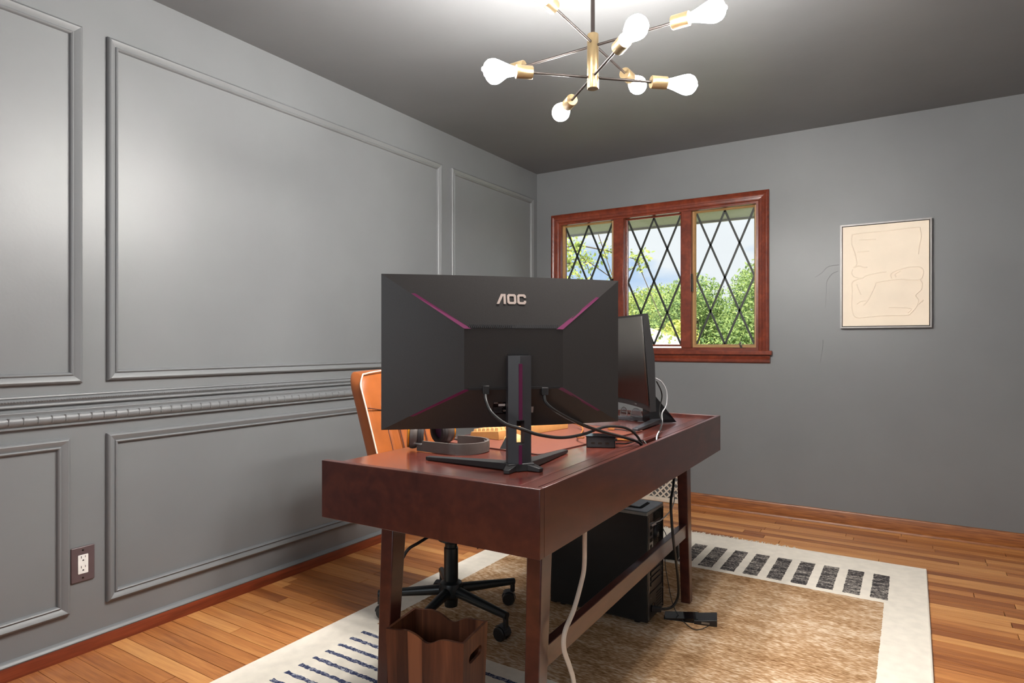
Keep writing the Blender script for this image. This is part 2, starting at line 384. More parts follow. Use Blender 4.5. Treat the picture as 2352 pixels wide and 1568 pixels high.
# chair rail
rail = struct(empty('trim_7', (0, YF, .815)), 'carved double chair rail along the grey wall')
def run(prof, z0, name, mat, parent, y0=0.0, y1=YB - YF):
    n = len(prof)
    vs = [(h, y0, z0 + z) for z, h in prof] + [(h, y1, z0 + z) for z, h in prof]
    return MB().add(vs, [tuple(range(n)), tuple(range(2 * n - 1, n - 1, -1))] + [(i, n + i, n + i + 1, i + 1) for i in range(n - 1)]).build(name, mat, parent, smooth=True)
run([(0, 0), (0, .012), (.003, .017), (.008, .017), (.010, .014), (.013, .018), (.018, .026), (.026, .031), (.036, .031), (.042, .026), (.045, .018), (.048, .018), (.056, .022), (.059, .020), (.059, 0)], 0, 'carved_moulding', 'wall_paint', rail)
run([(.073, 0), (.073, .010), (.077, .013), (.082, .012), (.084, .007), (.087, .010), (.095, .016), (.100, .012), (.102, .006), (.106, .010), (.110, .009), (.112, 0)], 0, 'beaded_moulding', 'wall_paint', rail)
em_ = MB(); eg = []
for i in range(5):
    for k in range(9):
        th = PI * k / 8; ph = PI * i / 4
        eg.append(((0.0022 * math.sin(ph) * math.sin(th) if 0 < i < 4 else 0) - .0085 * ((i / 2 - 1) * (0.35 + 0.65 * math.sin(th))) ** 2, 0.0165 * math.cos(th), 0.0155 * (i / 2 - 1) * (0.35 + 0.65 * math.sin(th))))
em_.add(eg, [(i * 9 + k, i * 9 + k + 1, (i + 1) * 9 + k + 1, (i + 1) * 9 + k) for i in range(4) for k in range(8)])
egg = em_.mesh('egg_ornament', 'wall_paint', True)
dart = MB().add([(0, -.004, .013), (0, .004, .013), (.005, 0, .011), (0, 0, -.014), (.004, 0, -.009)], [(0, 1, 2), (0, 2, 4, 3), (1, 3, 4, 2)]).mesh('dart_ornament', 'wall_paint')
bead = MB().lathe([(0, -.0045), (.0035, -.003), (.0045, 0), (.0035, .003), (0, .0045)], n=6).mesh('bead_ornament', 'wall_paint')
yy = 0.10
while yy < 2.9:
    link_copy(egg, 'egg_ornament', rail, (.0308, yy - YF, .030)); link_copy(dart, 'dart_ornament', rail, (.0285, yy + .0205 - YF, .031))
    yy += .041
bd = MB(); yy = 0.1
while yy < 3.0:
    bd.add([(v[0] + .0135, v[1] + yy - YF, v[2] + .0935) for v in [(0, -.003, -.004), (0, .003, -.004), (0, .003, .004), (0, -.003, .004), (.0045, 0, 0)]], [(0, 1, 4), (1, 2, 4), (2, 3, 4), (3, 0, 4)]); yy += .0085
o = bd.build('bead_row', 'wall_paint', rail); o['kind'] = 'stuff'

bl = struct(empty('baseboard_left', (0, YF, 0)), 'red-brown wooden baseboard under a grey cap moulding')
run([(0, 0), (0, .014), (.040, .014), (.046, .012), (.046, 0)], 0, 'board', 'red_brown_wood', bl)
run([(.046, 0), (.046, .014), (.050, .016), (.056, .013), (.062, .006), (.064, 0)], 0, 'cap_moulding', 'wall_paint', bl)
bb = struct(empty('baseboard_back', (0, YB, 0)), 'orange oak baseboard below the window wall')
def run_x(prof, name, mat, parent, x0, x1):
    n = len(prof); vs = [(x0, -h, z) for z, h in prof] + [(x1, -h, z) for z, h in prof]
    return MB().add(vs, [tuple(range(n)), tuple(range(2 * n - 1, n - 1, -1))] + [(i, n + i, n + i + 1, i + 1) for i in range(n - 1)]).build(name, mat, parent, smooth=True)
run_x([(0, 0), (0, .012), (.076, .012), (.084, .008), (.086, 0)], 'board', 'orange_oak', bb, 0.014, XR)
run_x([(0, .012), (0, .026), (.008, .024), (.016, .018), (.018, .012)], 'shoe_moulding', 'orange_oak', bb, 0.014, XR)
br_ = struct(MB().box(XR - .012, XR, YF, YB, 0, .086).build('baseboard_right', 'orange_oak'), 'oak baseboard along the side wall')
bf_ = struct(MB().box(0.02, XR - .02, YF, YF + .012, 0, .086).build('baseboard_front', 'orange_oak'), 'oak baseboard along the near wall')

# ------------------------------------------------------------------ window
win = struct(empty('window_1', (0, YB, 0)), 'three-part red-brown wooden casement window with diamond leaded panes')
CP = [(0, 0), (0, .016), (.006, .020), (.016, .022), (.022, .018), (.040, .016), (.044, .020), (.056, .019), (.064, .015), (.066, .010), (.080, .010), (.082, -.02)]
onback = lambda a, b, h: (a, -h, b)
frame_strips(win, 'window_wood', (.135, 1.058, 1.726, 2.094), CP, onback, sides='LTR', name='casing', square=True)
MB().box(.110, 1.745, -.040, .03, 1.030, 1.058).build('sill', 'window_wood', win, bevel=.004)
run2 = [(.977, 0), (.977, .010), (.985, .020), (1.000, .020), (1.010, .014), (1.020, .016), (1.030, .016), (1.030, 0)]
n_ = len(run2)
MB().add([(.130, -h, z) for z, h in run2] + [(1.732, -h, z) for z, h in run2], [tuple(range(n_)), tuple(range(2 * n_ - 1, n_ - 1, -1))] + [(i, n_ + i, n_ + (i + 1) % n_, (i + 1) % n_) for i in range(n_)]).build('sill_apron', 'window_wood', win)
jb = MB()
jb.box(WX0, WX0 + .018, -.0, .12, WZ0, WZ1); MB.box(jb, WX1 - .018, WX1, -.0, .12, WZ0, WZ1)
jb.box(WX0, WX1, 0, .12, WZ1 - .022, WZ1); jb.box(WX0, WX1, 0.0, .12, WZ0, WZ0 + .018)
jb.build('jamb', 'window_wood', win)
MB().box(.648, .728, -.004, .10, WZ0 + .018, WZ1 - .02).build('mullion', 'window_wood', win, bevel=.004)
MB().box(1.152, 1.222, -.004, .10, WZ0 + .018, WZ1 - .02).build('mullion', 'window_wood', win, bevel=.004)
GL = [(.228, .617, True), (.741, 1.132, False), (1.242, 1.624, True)]
gz0, gz1 = 1.098, 2.003
def clip(poly, x0, x1, z0, z1):
    def cut(P, ins, inter):
        out = []
        for i in range(len(P)):
            a, b = P[i - 1], P[i]
            if ins(b):
                if not ins(a): out.append(inter(a, b))
                out.append(b)
            elif ins(a): out.append(inter(a, b))
        return out
    for ax, v, sg in ((0, x0, 1), (0, x1, -1), (1, z0, 1), (1, z1, -1)):
        poly = cut(poly, lambda p: sg * (p[ax] - v) >= -1e-9, lambda a, b: tuple(a[k] + (b[k] - a[k]) * (v - a[ax]) / (b[ax] - a[ax]) for k in (0, 1)))
        if not poly: return []
    return poly
for gi, (g0, g1, opens) in enumerate(GL):
    sash = empty('sash', (0, .056, 0)); sash.parent = win
    if opens:
        MB().box(g0 - .032, g0 - .012, -.022, .03, gz0 - .035, gz1 + .03).box(g1 + .012, g1 + .032, -.022, .03, gz0 - .035, gz1 + .03).box(g0 - .012, g1 + .012, -.022, .03, gz1 + .012, gz1 + .03).box(g0 - .012, g1 + .012, -.022, .03, gz0 - .035, gz0 - .012).build('sash_frame', 'window_wood', sash)
        frame_strips(sash, 'tan_strip', (g0 - .020, gz0 - .020, g1 + .020, gz1 + .020), [(0, 0), (0, .018), (.012, .020), (.018, .012), (.021, 0)], lambda a, b, h: (a, -h - .006, b), name='glazing_strip')
    else:
        frame_strips(sash, 'window_wood', (g0 - .014, gz0 - .014, g1 + .014, gz1 + .014), [(0, 0), (0, .022), (.006, .022), (.007, .012), (.013, .010), (.013, 0)], lambda a, b, h: (a, -h, b), name='glazing_strip')
    W = (g1 - g0) / 4; Hh = (gz1 - gz0) / 4
    for i in range(5):
        for j in range(5):
            if (i + j) % 2:
                pl = clip([(g0 + (i - 1) * W, gz0 + j * Hh), (g0 + i * W, gz0 + (j - 1) * Hh), (g0 + (i + 1) * W, gz0 + j * Hh), (g0 + i * W, gz0 + (j + 1) * Hh)], g0, g1, gz0, gz1)
                if len(pl) > 2:
                    cxx = sum(p[0] for p in pl) / len(pl); czz = sum(p[1] for p in pl) / len(pl)
                    pl = [(cxx + (p[0] - cxx) * .985, czz + (p[1] - czz) * .985) for p in pl]
                    MB().prism(pl, lambda a, b, h: (a, h, b), .004, .007).build('pane', 'window_glass', sash)
    for (a, b, c, d) in ((0, 4, 4, 0), (0, 2, 2, 0), (2, 4, 4, 2), (0, 0, 4, 4), (0, 2, 2, 4), (2, 0, 4, 2)):
        MB().bar((g0 + a * W, .0, gz0 + b * Hh), (g0 + c * W, .0, gz0 + d * Hh), .0130, .007, up=(0, 1, 0)).build('lead_bar', 'lead_bar', sash)
    if opens:
        k = MB().box(g1 - .13, g1 - .05, -.045, -.022, gz0 - .034, gz0 - .022).build('crank_base', 'dark_metal', sash)
        MB().tube([(g1 - .075, -.03, gz0 - .022), (g1 - .085, -.045, gz0 + .004), (g1 - .075, -.05, gz0 + .012)], .006, 8).build('crank_handle', 'steel', sash, smooth=True)
for lx in (1.226, .640):
    MB().bar((lx, -.002, 1.46), (lx, -.002, 1.58), .012, .012).bar((lx, -.010, 1.47), (lx, -.012, 1.545), .007, .010).build('latch', 'dark_metal', win)

# ------------------------------------------------------------------ outside
struct(MB().box(-60, 40, YB + TH + .02, 80, -2.7, -2.6).build('ground', 'grass'), 'green lawn outside the window')
ev = struct(MB().box(-3, 6, YB + TH, 5.0, 2.06, 2.10).box(-3, 6, 4.98, 5.0, 2.045, 2.24).box(-3, 6, YB + TH, 5.0, 2.24, 2.60).build('eave_soffit', 'soffit'), 'pale soffit of the roof overhang above the window')

def leaves(mb, c, rad, n, size, rg, shell=0.55):
    for _ in range(n):
        d = Vector((rg.gauss(0, 1), rg.gauss(0, 1), rg.gauss(0, 1))).normalized() * (shell + (1 - shell) * rg.random())
        p = Vector(c) + Vector((d.x * rad[0], d.y * rad[1], d.z * rad[2]))
        a = Vector((rg.gauss(0, 1), rg.gauss(0, 1), rg.gauss(0, 1))).normalized(); b = a.orthogonal().normalized()
        s = size * rg.uniform(0.6, 1.3)
        mb.add([p - a * s, p + b * s * .55, p + a * s, p - b * s * .55], [(0, 1, 2, 3)])
def tree(loc, height, radius, mat, label, seed, blobs=12, n=1500, size=.062):
    rg = random.Random(seed); e = empty('leafy_tree', loc); tag(e, label, 'tree', 'trees beyond the lawn')
    MB().tube([(0, 0, 0), (.05, 0, height * .35), (0, .05, height * .75)], .16, 8, r2=.05).build('trunk', 'bark', e, smooth=True)
    mb = MB()
    for b in range(blobs):
        an = rg.uniform(0, 2 * PI); rr = radius * math.sqrt(rg.random()) * .75; zz = height * rg.uniform(.32, .86)
        k = 1.0 - .45 * abs(zz / height - .5)
        leaves(mb, (rr * math.cos(an) * k, rr * math.sin(an) * k, zz), (radius * .5, radius * .5, height * .17), n, size, rg)
    leaves(mb, (0, 0, height * .86), (radius * .45, radius * .45, height * .14), n, size, rg)
    mb.build('crown', mat, e)
TREES = [((-13.6, 25, -2.6), 6.2, 2.3, 'leaf_yellow', 'yellow-green tree seen through the left lights of the window', 1),
         ((-10.6, 27, -2.6), 6.2, 2.4, 'leaf_green', 'bright green tree left of the middle window light', 2),
         ((-8.4, 24, -2.6), 5.7, 2.2, 'leaf_yellow', 'yellow-green tree in the middle of the middle window light', 3),
         ((-6.2, 25, -2.6), 5.8, 2.2, 'leaf_green', 'green tree behind the right mullion of the window', 4),
         ((-4.1, 23, -2.6), 6.3, 2.3, 'leaf_deep', 'deep green tree on the left of the right window light', 5),
         ((-1.9, 24, -2.6), 6.7, 2.5, 'leaf_deep', 'tallest deep green tree in the right window light', 6),
         ((-3.6, 19.4, -2.6), 4.5, 1.3, 'leaf_yellow', 'low yellow-green bush tree beside the pale roof', 7),
         ((-3.1, 28, -2.6), 6.9, 2.6, 'leaf_deep', 'rearmost deep green tree filling the right window light', 10),
         ((-7.4, 29, -2.6), 6.6, 2.6, 'leaf_green', 'rearmost pale green tree behind the middle window light', 11),
         ((1.2, 24, -2.6), 7.0, 2.4, 'leaf_green', 'green tree just past the right edge of the window view', 8),
         ((-17, 26, -2.6), 7.2, 2.5, 'leaf_green', 'green tree past the left window edge', 9)]
for a in TREES: tree(*a)
# near tree with drooping branches
nt_ = empty('drooping_tree', (-4.5, 9.5, -2.6)); tag(nt_, 'nearest tree, its sparse leafy branches hanging across the window', 'tree')
rg = random.Random(5); br = MB(); lf = MB()
br.tube([(0, 0, 0), (.1, 0, 3), (.3, 0, 6.2)], .2, 8, r2=.1)
for k in range(16):
    z0 = 4.5 + 1.6 * rg.random(); L = rg.uniform(1.6, 3.7); an = rg.uniform(-.6, .5)
    pts = [Vector((.2, 0, z0))]
    for s in range(1, 8):
        f = s / 7; pts.append(Vector((.2 + L * f * math.cos(an), L * f * math.sin(an) * .6 + rg.uniform(-.1, .1), z0 + .45 * f - (.6 + .9 * rg.random()) * f * f * 1.4)))
    br.tube(pts, .022, 5, r2=.006)
    for s in range(2, 8): leaves(lf, pts[s], (.26, .26, .22), 44, .040, rg, .1)
br.build('branches', 'bark', nt_); lf.build('foliage', 'leaf_green', nt_)
# neighbour's house
h = empty('neighbour_house', (-4.6, 14.0, -2.6)); tag(h, 'low pale-roofed neighbouring house below the trees outside the window', 'house')
MB().box(-3.6, 3.4, -1.6, 3.0, 0, 3.15).build('wall', 'house_wall', h)
MB().add([(-4, -2, 3.1), (3.8, -2, 3.1), (3.8, 3.4, 3.1), (-4, 3.4, 3.1), (-2.0, .7, 4.15), (1.6, .7, 4.15)], [(0, 1, 2, 3), (0, 1, 5, 4), (1, 2, 5), (2, 3, 4, 5), (3, 0, 4)]).build('roof', 'house_roof', h)
MB().box(-.6, .35, -1.5, -.2, 3.2, 3.72).build('dormer', 'house_trim', h)
MB().box(-2.0, -1.6, .5, .9, 3.8, 4.55).build('chimney', 'house_wall', h)

# ------------------------------------------------------------------ rug
RX0, RX1, RY0, RY1 = .59, 2.556, 0.95, 3.66
RT = .012
rug = empty('area_rug', (0, 0, 0)); tag(rug, 'large cream area rug with tan field and black woven blocks under the desk', 'rug')
MB().box(RX0, RX1, RY0, RY1, 0.0005, RT - .001).build('rug_base', 'rug_white', rug)
def ragged(x0, x1, y0, y1, z, seed, amp=.0016, step=.008):
    rg = random.Random(seed); P = []
    def edge(a, b):
        n = max(2, int((Vector(b) - Vector(a)).length / step))
        for i in range(n):
            P.append((a[0] + (b[0] - a[0]) * i / n + rg.uniform(-amp, amp), a[1] + (b[1] - a[1]) * i / n + rg.uniform(-amp, amp)))
    edge((x0, y0), (x1, y0)); edge((x1, y0), (x1, y1)); edge((x1, y1), (x0, y1)); edge((x0, y1), (x0, y0))
    n = len(P); c = ((x0 + x1) / 2, (y0 + y1) / 2)
    return MB().prism(P, lambda a, b, h: (a, b, h), RT - .002, z)
ragged(.742, 2.402, 1.80, 3.085, RT, 3, .0015, .008).build('woven_field', 'rug_field', rug)
bx = [(.866, .932)] + []
xs = []
x = 2.348
while x > .70: xs.append(x); x -= .1057
for i, x in enumerate(xs): ragged(x, x + .066, 3.125, 3.452, RT, 20 + i).build('woven_block', 'rug_black', rug)
ys = [1.72 - .0575 * k for k in range(13)]
for i, y in enumerate(ys): ragged(.742, 2.402, y - .008, y + .008, RT, 60 + i, .0025, .009).build('woven_stripe', 'rug_blue', rug)
MB().tube(spline([(RX1, RY1, .006), (RX1, 2.8, .006), (RX1 - .002, 1.8, .006), (RX1, RY0, .006)], 6), .006, 8).build('edge_binding', 'rug_white', rug, smooth=True)
fr = MB(); rg = random.Random(9); x = RX0
while x < RX1 - .05:
    L = rg.uniform(.018, .045) * (1.2 if x < 1.98 else .45); a = rg.uniform(-.5, .5)
    fr.bar((x, RY1 - .004, .006), (x + a * L, RY1 + L, .003), .0035, .003); x += rg.uniform(.004, .008)
o = fr.build('fringe', 'rug_white', rug); o['kind'] = 'stuff'

# ------------------------------------------------------------------ desk
DZ, DS = .79, .776
DL, DW = 1.644, .664
desk = empty('writing_desk', (1.83, 1.171, 0), R(1.2)); tag(desk, 'dark cherry wooden desk with deep apron and tapered splayed legs', 'desk')
ab = .638
MB().box(-DW, 0, 0, .020, ab, DZ).build('end_panel', 'cherry', desk, bevel=.0015)
MB().box(-DW, 0, DL - .020, DL, ab, DZ).build('end_panel', 'cherry', desk, bevel=.0015)
MB().box(-.014, 0, .020, DL - .020, ab, DZ).build('back_panel', 'cherry', desk, bevel=.0015)
MB().box(-DW, -.088, .0205, DL - .0205, DS - .020, DS).build('desktop_board', 'cherry_top', desk, bevel=.001)
MB().box(-.0865, -.045, .0205, .80, DS - .020, DS).build('rear_board', 'cherry', desk)
MB().box(-.0865, -.045, .97, DL - .0205, DS - .020, DS).build('rear_board', 'cherry', desk)
MB().box(-.0865, -.066, .80, .97, DS - .020, DS).build('rear_board', 'cherry', desk)
MB().box(-DW + .02, -.014, .020, DL - .020, ab, ab + .010).build('bottom_panel', 'dark_inside', desk)
for k in range(2):
    y0 = .024 + k * .799
    d_ = MB().box(-DW - .001, -DW + .018, y0, y0 + .795, ab + .002, DS - .022).build('drawer_front', 'cherry', desk, bevel=.002)
    MB().lathe([(.006, 0), (.006, .012), (.014, .018), (.013, .026), (.004, .029)], (-DW - .001, y0 + .4, .70), (-1, 0, 0), 14).build('knob', 'brass', d_, smooth=True)
def leg(xo0, xo1, xi0, xi1, ty0, ty1, fy0, fy1):
    MB().hexa([(xi0, fy0), (xi1, fy0), (xi1, fy1), (xi0, fy1)], RT, [(xo0, ty0), (xo1, ty0), (xo1, ty1), (xo0, ty1)], ab).build('leg', 'cherry', desk, bevel=.003)
leg(-.125, -.083, -.122, -.083, .163, .222, .135, .170)
leg(-.600, -.555, -.598, -.560, .163, .222, .135, .170)
leg(-.125, -.083, -.122, -.083, DL - .232, DL - .173, DL - .180, DL - .143)
leg(-.600, -.555, -.598, -.560, DL - .232, DL - .173, DL - .180, DL - .143)
MB().box(-.116, -.090, .185, DL - .185, .298, .352).build('stretcher', 'cherry', desk, bevel=.002)

# ------------------------------------------------------------------ near monitor (seen from behind)
mon = empty('curved_monitor', (1.589, 1.412, DS), R(48.35)); tag(mon, 'near curved monitor with black faceted back, purple light strips and silver logo', 'monitor')
mw, mz0, mz1, sag = .3255, .884 - DS, 1.277 - DS, .024
zt_, zb_ = 1.139 - DS, .985 - DS; ix0, ix1, py = -.124, .142, -.050
N = 16
def yc(x): return -sag * (1 - (x / mw) ** 2)
xs_ = [-mw + 2 * mw * i / N for i in range(N + 1)]
inx = [ix0 + (ix1 - ix0) * i / N for i in range(N + 1)]
sh = MB()
def strip(A, B): n = len(A); sh.add(A + B, [(i, i + 1, n + i + 1, n + i) for i in range(n - 1)])
oT = [(x, yc(x), mz1) for x in xs_]; oB = [(x, yc(x), mz0) for x in xs_]
iT = [(x, py, zt_) for x in inx]; iB = [(x, py, zb_) for x in inx]
sh2 = sh
strip(oT, iT); strip(oB, iB); strip(iT, iB)
sh.add([oT[0], oB[0], iB[0], iT[0]], [(0, 1, 2, 3)]); sh.add([oT[-1], oB[-1], iB[-1], iT[-1]], [(0, 1, 2, 3)])
fT = [(x, yc(x) + .010, mz1) for x in xs_]; fB = [(x, yc(x) + .010, mz0) for x in xs_]
strip(oT, fT); strip(oB, fB)
sh.add([oT[0], oB[0], fB[0], fT[0]], [(0, 1, 2, 3)]); sh.add([oT[-1], oB[-1], fB[-1], fT[-1]], [(0, 1, 2, 3)]); strip(fT, fB)
shell = sh.build('rear_shell', 'black_textured', mon)
bm = bmesh.new(); bm.from_mesh(shell.data); bmesh.ops.remove_doubles(bm, verts=bm.verts, dist=1e-5); bmesh.ops.recalc_face_normals(bm, faces=bm.faces); bm.to_mesh(shell.data); bm.free()
shell.data.polygons.foreach_set('use_smooth', [True] * len(shell.data.polygons)); shell.data.set_sharp_from_angle(angle=R(9))
sc_ = MB(); A_ = [(x * .985, yc(x) + .0108, mz1 - .006) for x in xs_]; B_ = [(x * .985, yc(x) + .0108, mz0 + .014) for x in xs_]
sc_.add(A_ + B_, [(i, i + 1, N + 2 + i, N + 1 + i) for i in range(N)])
o = sc_.build('screen', 'screen_black', mon); md = o.modifiers.new('solid', 'SOLIDIFY'); md.thickness = .0006
def lerp(a, b, t): return tuple(a[i] + (b[i] - a[i]) * t for i in range(3))
for oc, ic, t0, t1, up in ((oT[0], iT[0], .36, 1.0, 1), (oT[-1], iT[-1], .36, 1.0, 1), (oB[0], iB[0], .34, 1.0, -1), (oB[-1], iB[-1], .34, 1.0, -1)):
    p = Vector(lerp(oc, ic, t0)); q = Vector(lerp(oc, ic, t1)); sx = 1 if oc[0] < 0 else -1
    wv = Vector((.0, 0, .0))
    a, b = p + Vector((0, -.0012, 0)), q + Vector((0, -.0012, 0))
    c_, d2 = q + Vector((sx * .018, -.0012, .0)), p + Vector((sx * .009, -.0018, up * .001))
    vs_ = [a, b, c_, d2] + [v + Vector((0, .004, 0)) for v in (a, b, c_, d2)]
    MB().add(vs_, [(0, 1, 2, 3), (7, 6, 5, 4), (0, 4, 5, 1), (1, 5, 6, 2), (2, 6, 7, 3), (3, 7, 4, 0)]).build('light_strip', 'purple_strip', mon, label='magenta light strip')
# ventilation slats under the upper facet
fdir = (Vector(iT[8]) - Vector(oT[8])).normalized(); fn_ = Vector((0, -abs(fdir.z), -abs(fdir.y))).normalized()
if fn_.y > 0: fn_ = -fn_
def onfacet(x, z):
    tt = (z - zt_) / (mz1 - zt_); k = 1 - tt
    ytop = yc(0.0); return Vector((x, py + (ytop - py) * tt, z))
slat = MB()
MB().add([onfacet(x, z) + Vector((0, -.0006, 0)) for x, z in ((-.113, zt_ + .002), (.128, zt_ + .002), (.128, zt_ + .011), (-.113, zt_ + .011))], [(0, 1, 2, 3)]).build('vent_panel', 'slot_dark', mon)
vs_ = []
for k in range(46):
    x = -.110 + k * .00515; sl = .003 if k < 23 else -.003
    a = onfacet(x, zt_ + .0025); b = onfacet(x - sl, zt_ + .0105)
    MB.bar(slat, a + Vector((0, -.0008, 0)), b + Vector((0, -.0008, 0)), .0018, .001, up=(0, 1, 0))
o = slat.build('vent_slats', 'charcoal_plastic', mon); o['kind'] = 'stuff'
# silver lettering
lg = MB(); lx0, lz0, lw, lh = -.036, 1.204 - DS, .080, .0265
def L2(u, v): return onfacet(lx0 + u * lw, lz0 + v * lh)
def flat(P): lg.prism(P, lambda a, b, hh: tuple(L2(a, b) + Vector((0, -hh, 0))), -.001, .0012)
flat([(0, 0), (.16, 1), (.31, 1), (.31, 0), (.235, 0), (.235, .78), (.215, .78), (.085, 0)])
def ring(P, Q, gaps=()):
    n = len(P)
    for i in range(n):
        if i in gaps: continue
        j = (i + 1) % n; flat([P[i], P[j], Q[j], Q[i]])
def rr(u0, u1, v0, v1, cu, cv): return [(u0 + cu, v0), (u1 - cu, v0), (u1, v0 + cv), (u1, v1 - cv), (u1 - cu, v1), (u0 + cu, v1), (u0, v1 - cv), (u0, v0 + cv)]
ring(rr(.36, .665, 0, 1, .05, .16), rr(.435, .590, .22, .78, .02, .06))
oc_ = rr(.70, 1.0, 0, 1, .05, .16); ic_ = rr(.775, .925, .22, .78, .02, .06)
ring(oc_, ic_, gaps=(2,))
flat([(1.0, .16), (1.0, .36), (.925, .36), (.925, .25)]); flat([(1.0, .84), (1.0, .64), (.925, .64), (.925, .75)])
lg.build('logo', 'silver_print', mon, label='silver lettering')
# socket recess, rating label, stickers
MB().box(ix0 + .01, ix1 - .01, py - .004, py, zb_ - .002, zb_ + .004).build('port_ledge', 'black_plastic', mon)
def onlow(x, z):
    tt = (zb_ - z) / (zb_ - mz0); return Vector((x, py + (yc(0) - py) * tt, z))
def lowrect(x0, x1, z0, z1, name, mat, off=.0008):
    pts = [onlow(x0, z0), onlow(x1, z0), onlow(x1, z1), onlow(x0, z1)]
    vs = [p + Vector((0, -off, 0)) for p in pts] + [p + Vector((0, .001, 0)) for p in pts]
    return MB().add(vs, [(0, 1, 2, 3), (7, 6, 5, 4), (0, 4, 5, 1), (1, 5, 6, 2), (2, 6, 7, 3), (3, 7, 4, 0)]).build(name, mat, mon)
lowrect(-.046, -.010, .918 - DS, .950 - DS, 'rating_label', 'black_gloss')
lowrect(-.032, -.014, .9395 - DS, .9455 - DS, 'sticker', 'sticker_white', .0012)
lowrect(.058, .064, .920 - DS, .936 - DS, 'sticker', 'sticker_white', .0012)
for k in range(5): lowrect(-.045, -.020 - .002 * (k % 2), .9225 - DS + k * .0032, .9232 - DS + k * .0032, 'print_line', 'print_grey', .0011)
def text_mesh(body, size, name, mat, parent, M):
    cu = bpy.data.curves.new(name, 'FONT'); cu.body = body; cu.size = size; cu.extrude = .0002
    ob = bpy.data.objects.new(name + '_tmp', cu); COL.objects.link(ob)
    bpy.context.view_layer.update()
    me = bpy.data.meshes.new_from_object(ob.evaluated_get(bpy.context.evaluated_depsgraph_get()))
    bpy.data.objects.remove(ob); me.materials.clear(); me.materials.append(MATS[mat]); me.transform(M)
    o2 = bpy.data.objects.new(name, me); COL.objects.link(o2); o2.parent = parent; return o2
lowang = math.atan2(yc(0) - py, zb_ - mz0)
for body, sz, lx, lz in (('AOC', .0052, -.045, .9465 - DS), ('CE', .0060, -.0185, .9255 - DS)):
    p = onlow(lx, lz) + Vector((0, -.0014, 0))
    text_mesh(body, sz, 'printed_mark', 'silver_print', mon, Matrix.Translation(p) @ Matrix.Rotation(R(90) + lowang, 4, 'X'))
# stand
cxm = .018
def colsec(z0, z1, k0=1.0, x0=-.031, x1=.031):
    rid = -.004; pts = []
    for x in (x0, rid, x1):
        if x0 <= x <= x1: pass
    def yf(x): return -.083 + (.018 * (rid - x) / (rid + .031) if x < rid else .018 * (x - rid) / (.031 - rid))
    P = [(cxm + x0, yf(x0))] + ([(cxm + rid, yf(rid))] if x0 < rid < x1 else []) + [(cxm + x1, yf(x1)), (cxm + x1, -.044), (cxm + x0, -.044)]
    return P, z0, z1
col_ = MB()
for a in (colsec(.905 - DS, 1.070 - DS), colsec(.793 - DS, .845 - DS), colsec(.845 - DS, .905 - DS, x0=-.031, x1=-.012), colsec(.845 - DS, .905 - DS, x0=.009, x1=.031)):
    col_.hexa(a[0], a[1], a[0], a[2])
col_.build('stand_column', 'charcoal_plastic', mon)
MB().box(cxm - .0075, cxm + .0015, -.0845, -.080, .908 - DS, 1.050 - DS).build('light_strip', 'purple_strip', mon, label='violet light strip on the stand')
MB().box(cxm - .0075, cxm + .0005, -.0845, -.080, .795 - DS, .843 - DS).build('light_strip', 'purple_strip', mon)
MB().box(cxm - .028, cxm + .028, -.052, py + .002, .985 - DS, 1.075 - DS).build('mount', 'black_plastic', mon)
bs = MB(); hb = Vector((cxm, -.058, .0))
bs.hexa([(cxm - .040, -.085), (cxm + .040, -.085), (cxm + .044, -.03), (cxm - .044, -.03)], .001, [(cxm - .034, -.082), (cxm + .034, -.082), (cxm + .036, -.036), (cxm - .036, -.036)], .020)
for sx in (-1, 1):
    bs.bar((cxm + sx * .012, -.055, .011), (cxm + sx * .205, .148, .006), .042, .019, w2=.020, h2=.009)
    bs.bar((cxm + sx * .015, -.060, .011), (cxm + sx * .046, -.103, .0055), .034, .019, w2=.016, h2=.010)
bs.build('stand_base', 'black_plastic', mon, bevel=.0015)

# ------------------------------------------------------------------ far monitor (screen side seen)
m2w, m2h = .30, .365
m2 = empty('curved_monitor', (1.491, 2.488, DS), R(315)); tag(m2, 'far curved monitor turned to show its dark glossy screen, in front of the window', 'monitor')
# local x runs from the far edge to the near edge, local +y is the rear side
TL = Matrix.Rotation(R(5.0), 4, 'X')
def m2p(x, y, z): q = TL @ Vector((x, y, z)); return (q.x, q.y, q.z + .075)
s2 = .030
def y2(x): return -s2 * (x / m2w) ** 2
X2 = [-m2w + 2 * m2w * i / 16 for i in range(17)]
bd_ = MB()
ring_ = []
for x in X2: ring_.append([m2p(x, y2(x), 0), m2p(x, y2(x), m2h), m2p(x, y2(x) + .022, m2h), m2p(x, y2(x) + .034, m2h * .55), m2p(x, y2(x) + .022, 0)])
vs_ = [p for q in ring_ for p in q]; fs_ = [(i * 5 + k, i * 5 + (k + 1) % 5, (i + 1) * 5 + (k + 1) % 5, (i + 1) * 5 + k) for i in range(16) for k in range(5)] + [tuple(range(5)), tuple(range(80, 85))]
bd_.add(vs_, fs_).build('bezel_shell', 'black_plastic', m2, smooth=True)
sc2 = MB(); a = [m2p(x * .985, y2(x) - .0012, .022) for x in X2]; b = [m2p(x * .985, y2(x) - .0012, m2h - .008) for x in X2]
o = sc2.add(a + b, [(i, i + 1, 18 + i, 17 + i) for i in range(16)]).build('screen', 'screen_black', m2, smooth=True)
o.modifiers.new('solid', 'SOLIDIFY').thickness = .0008
MB().add([m2p(.10, y2(.10) - .0012, .008), m2p(.125, y2(.125) - .0012, .008), m2p(.125, y2(.125) - .0012, .013), m2p(.10, y2(.10) - .0012, .013)], [(0, 1, 2, 3)]).build('badge', 'print_grey', m2)
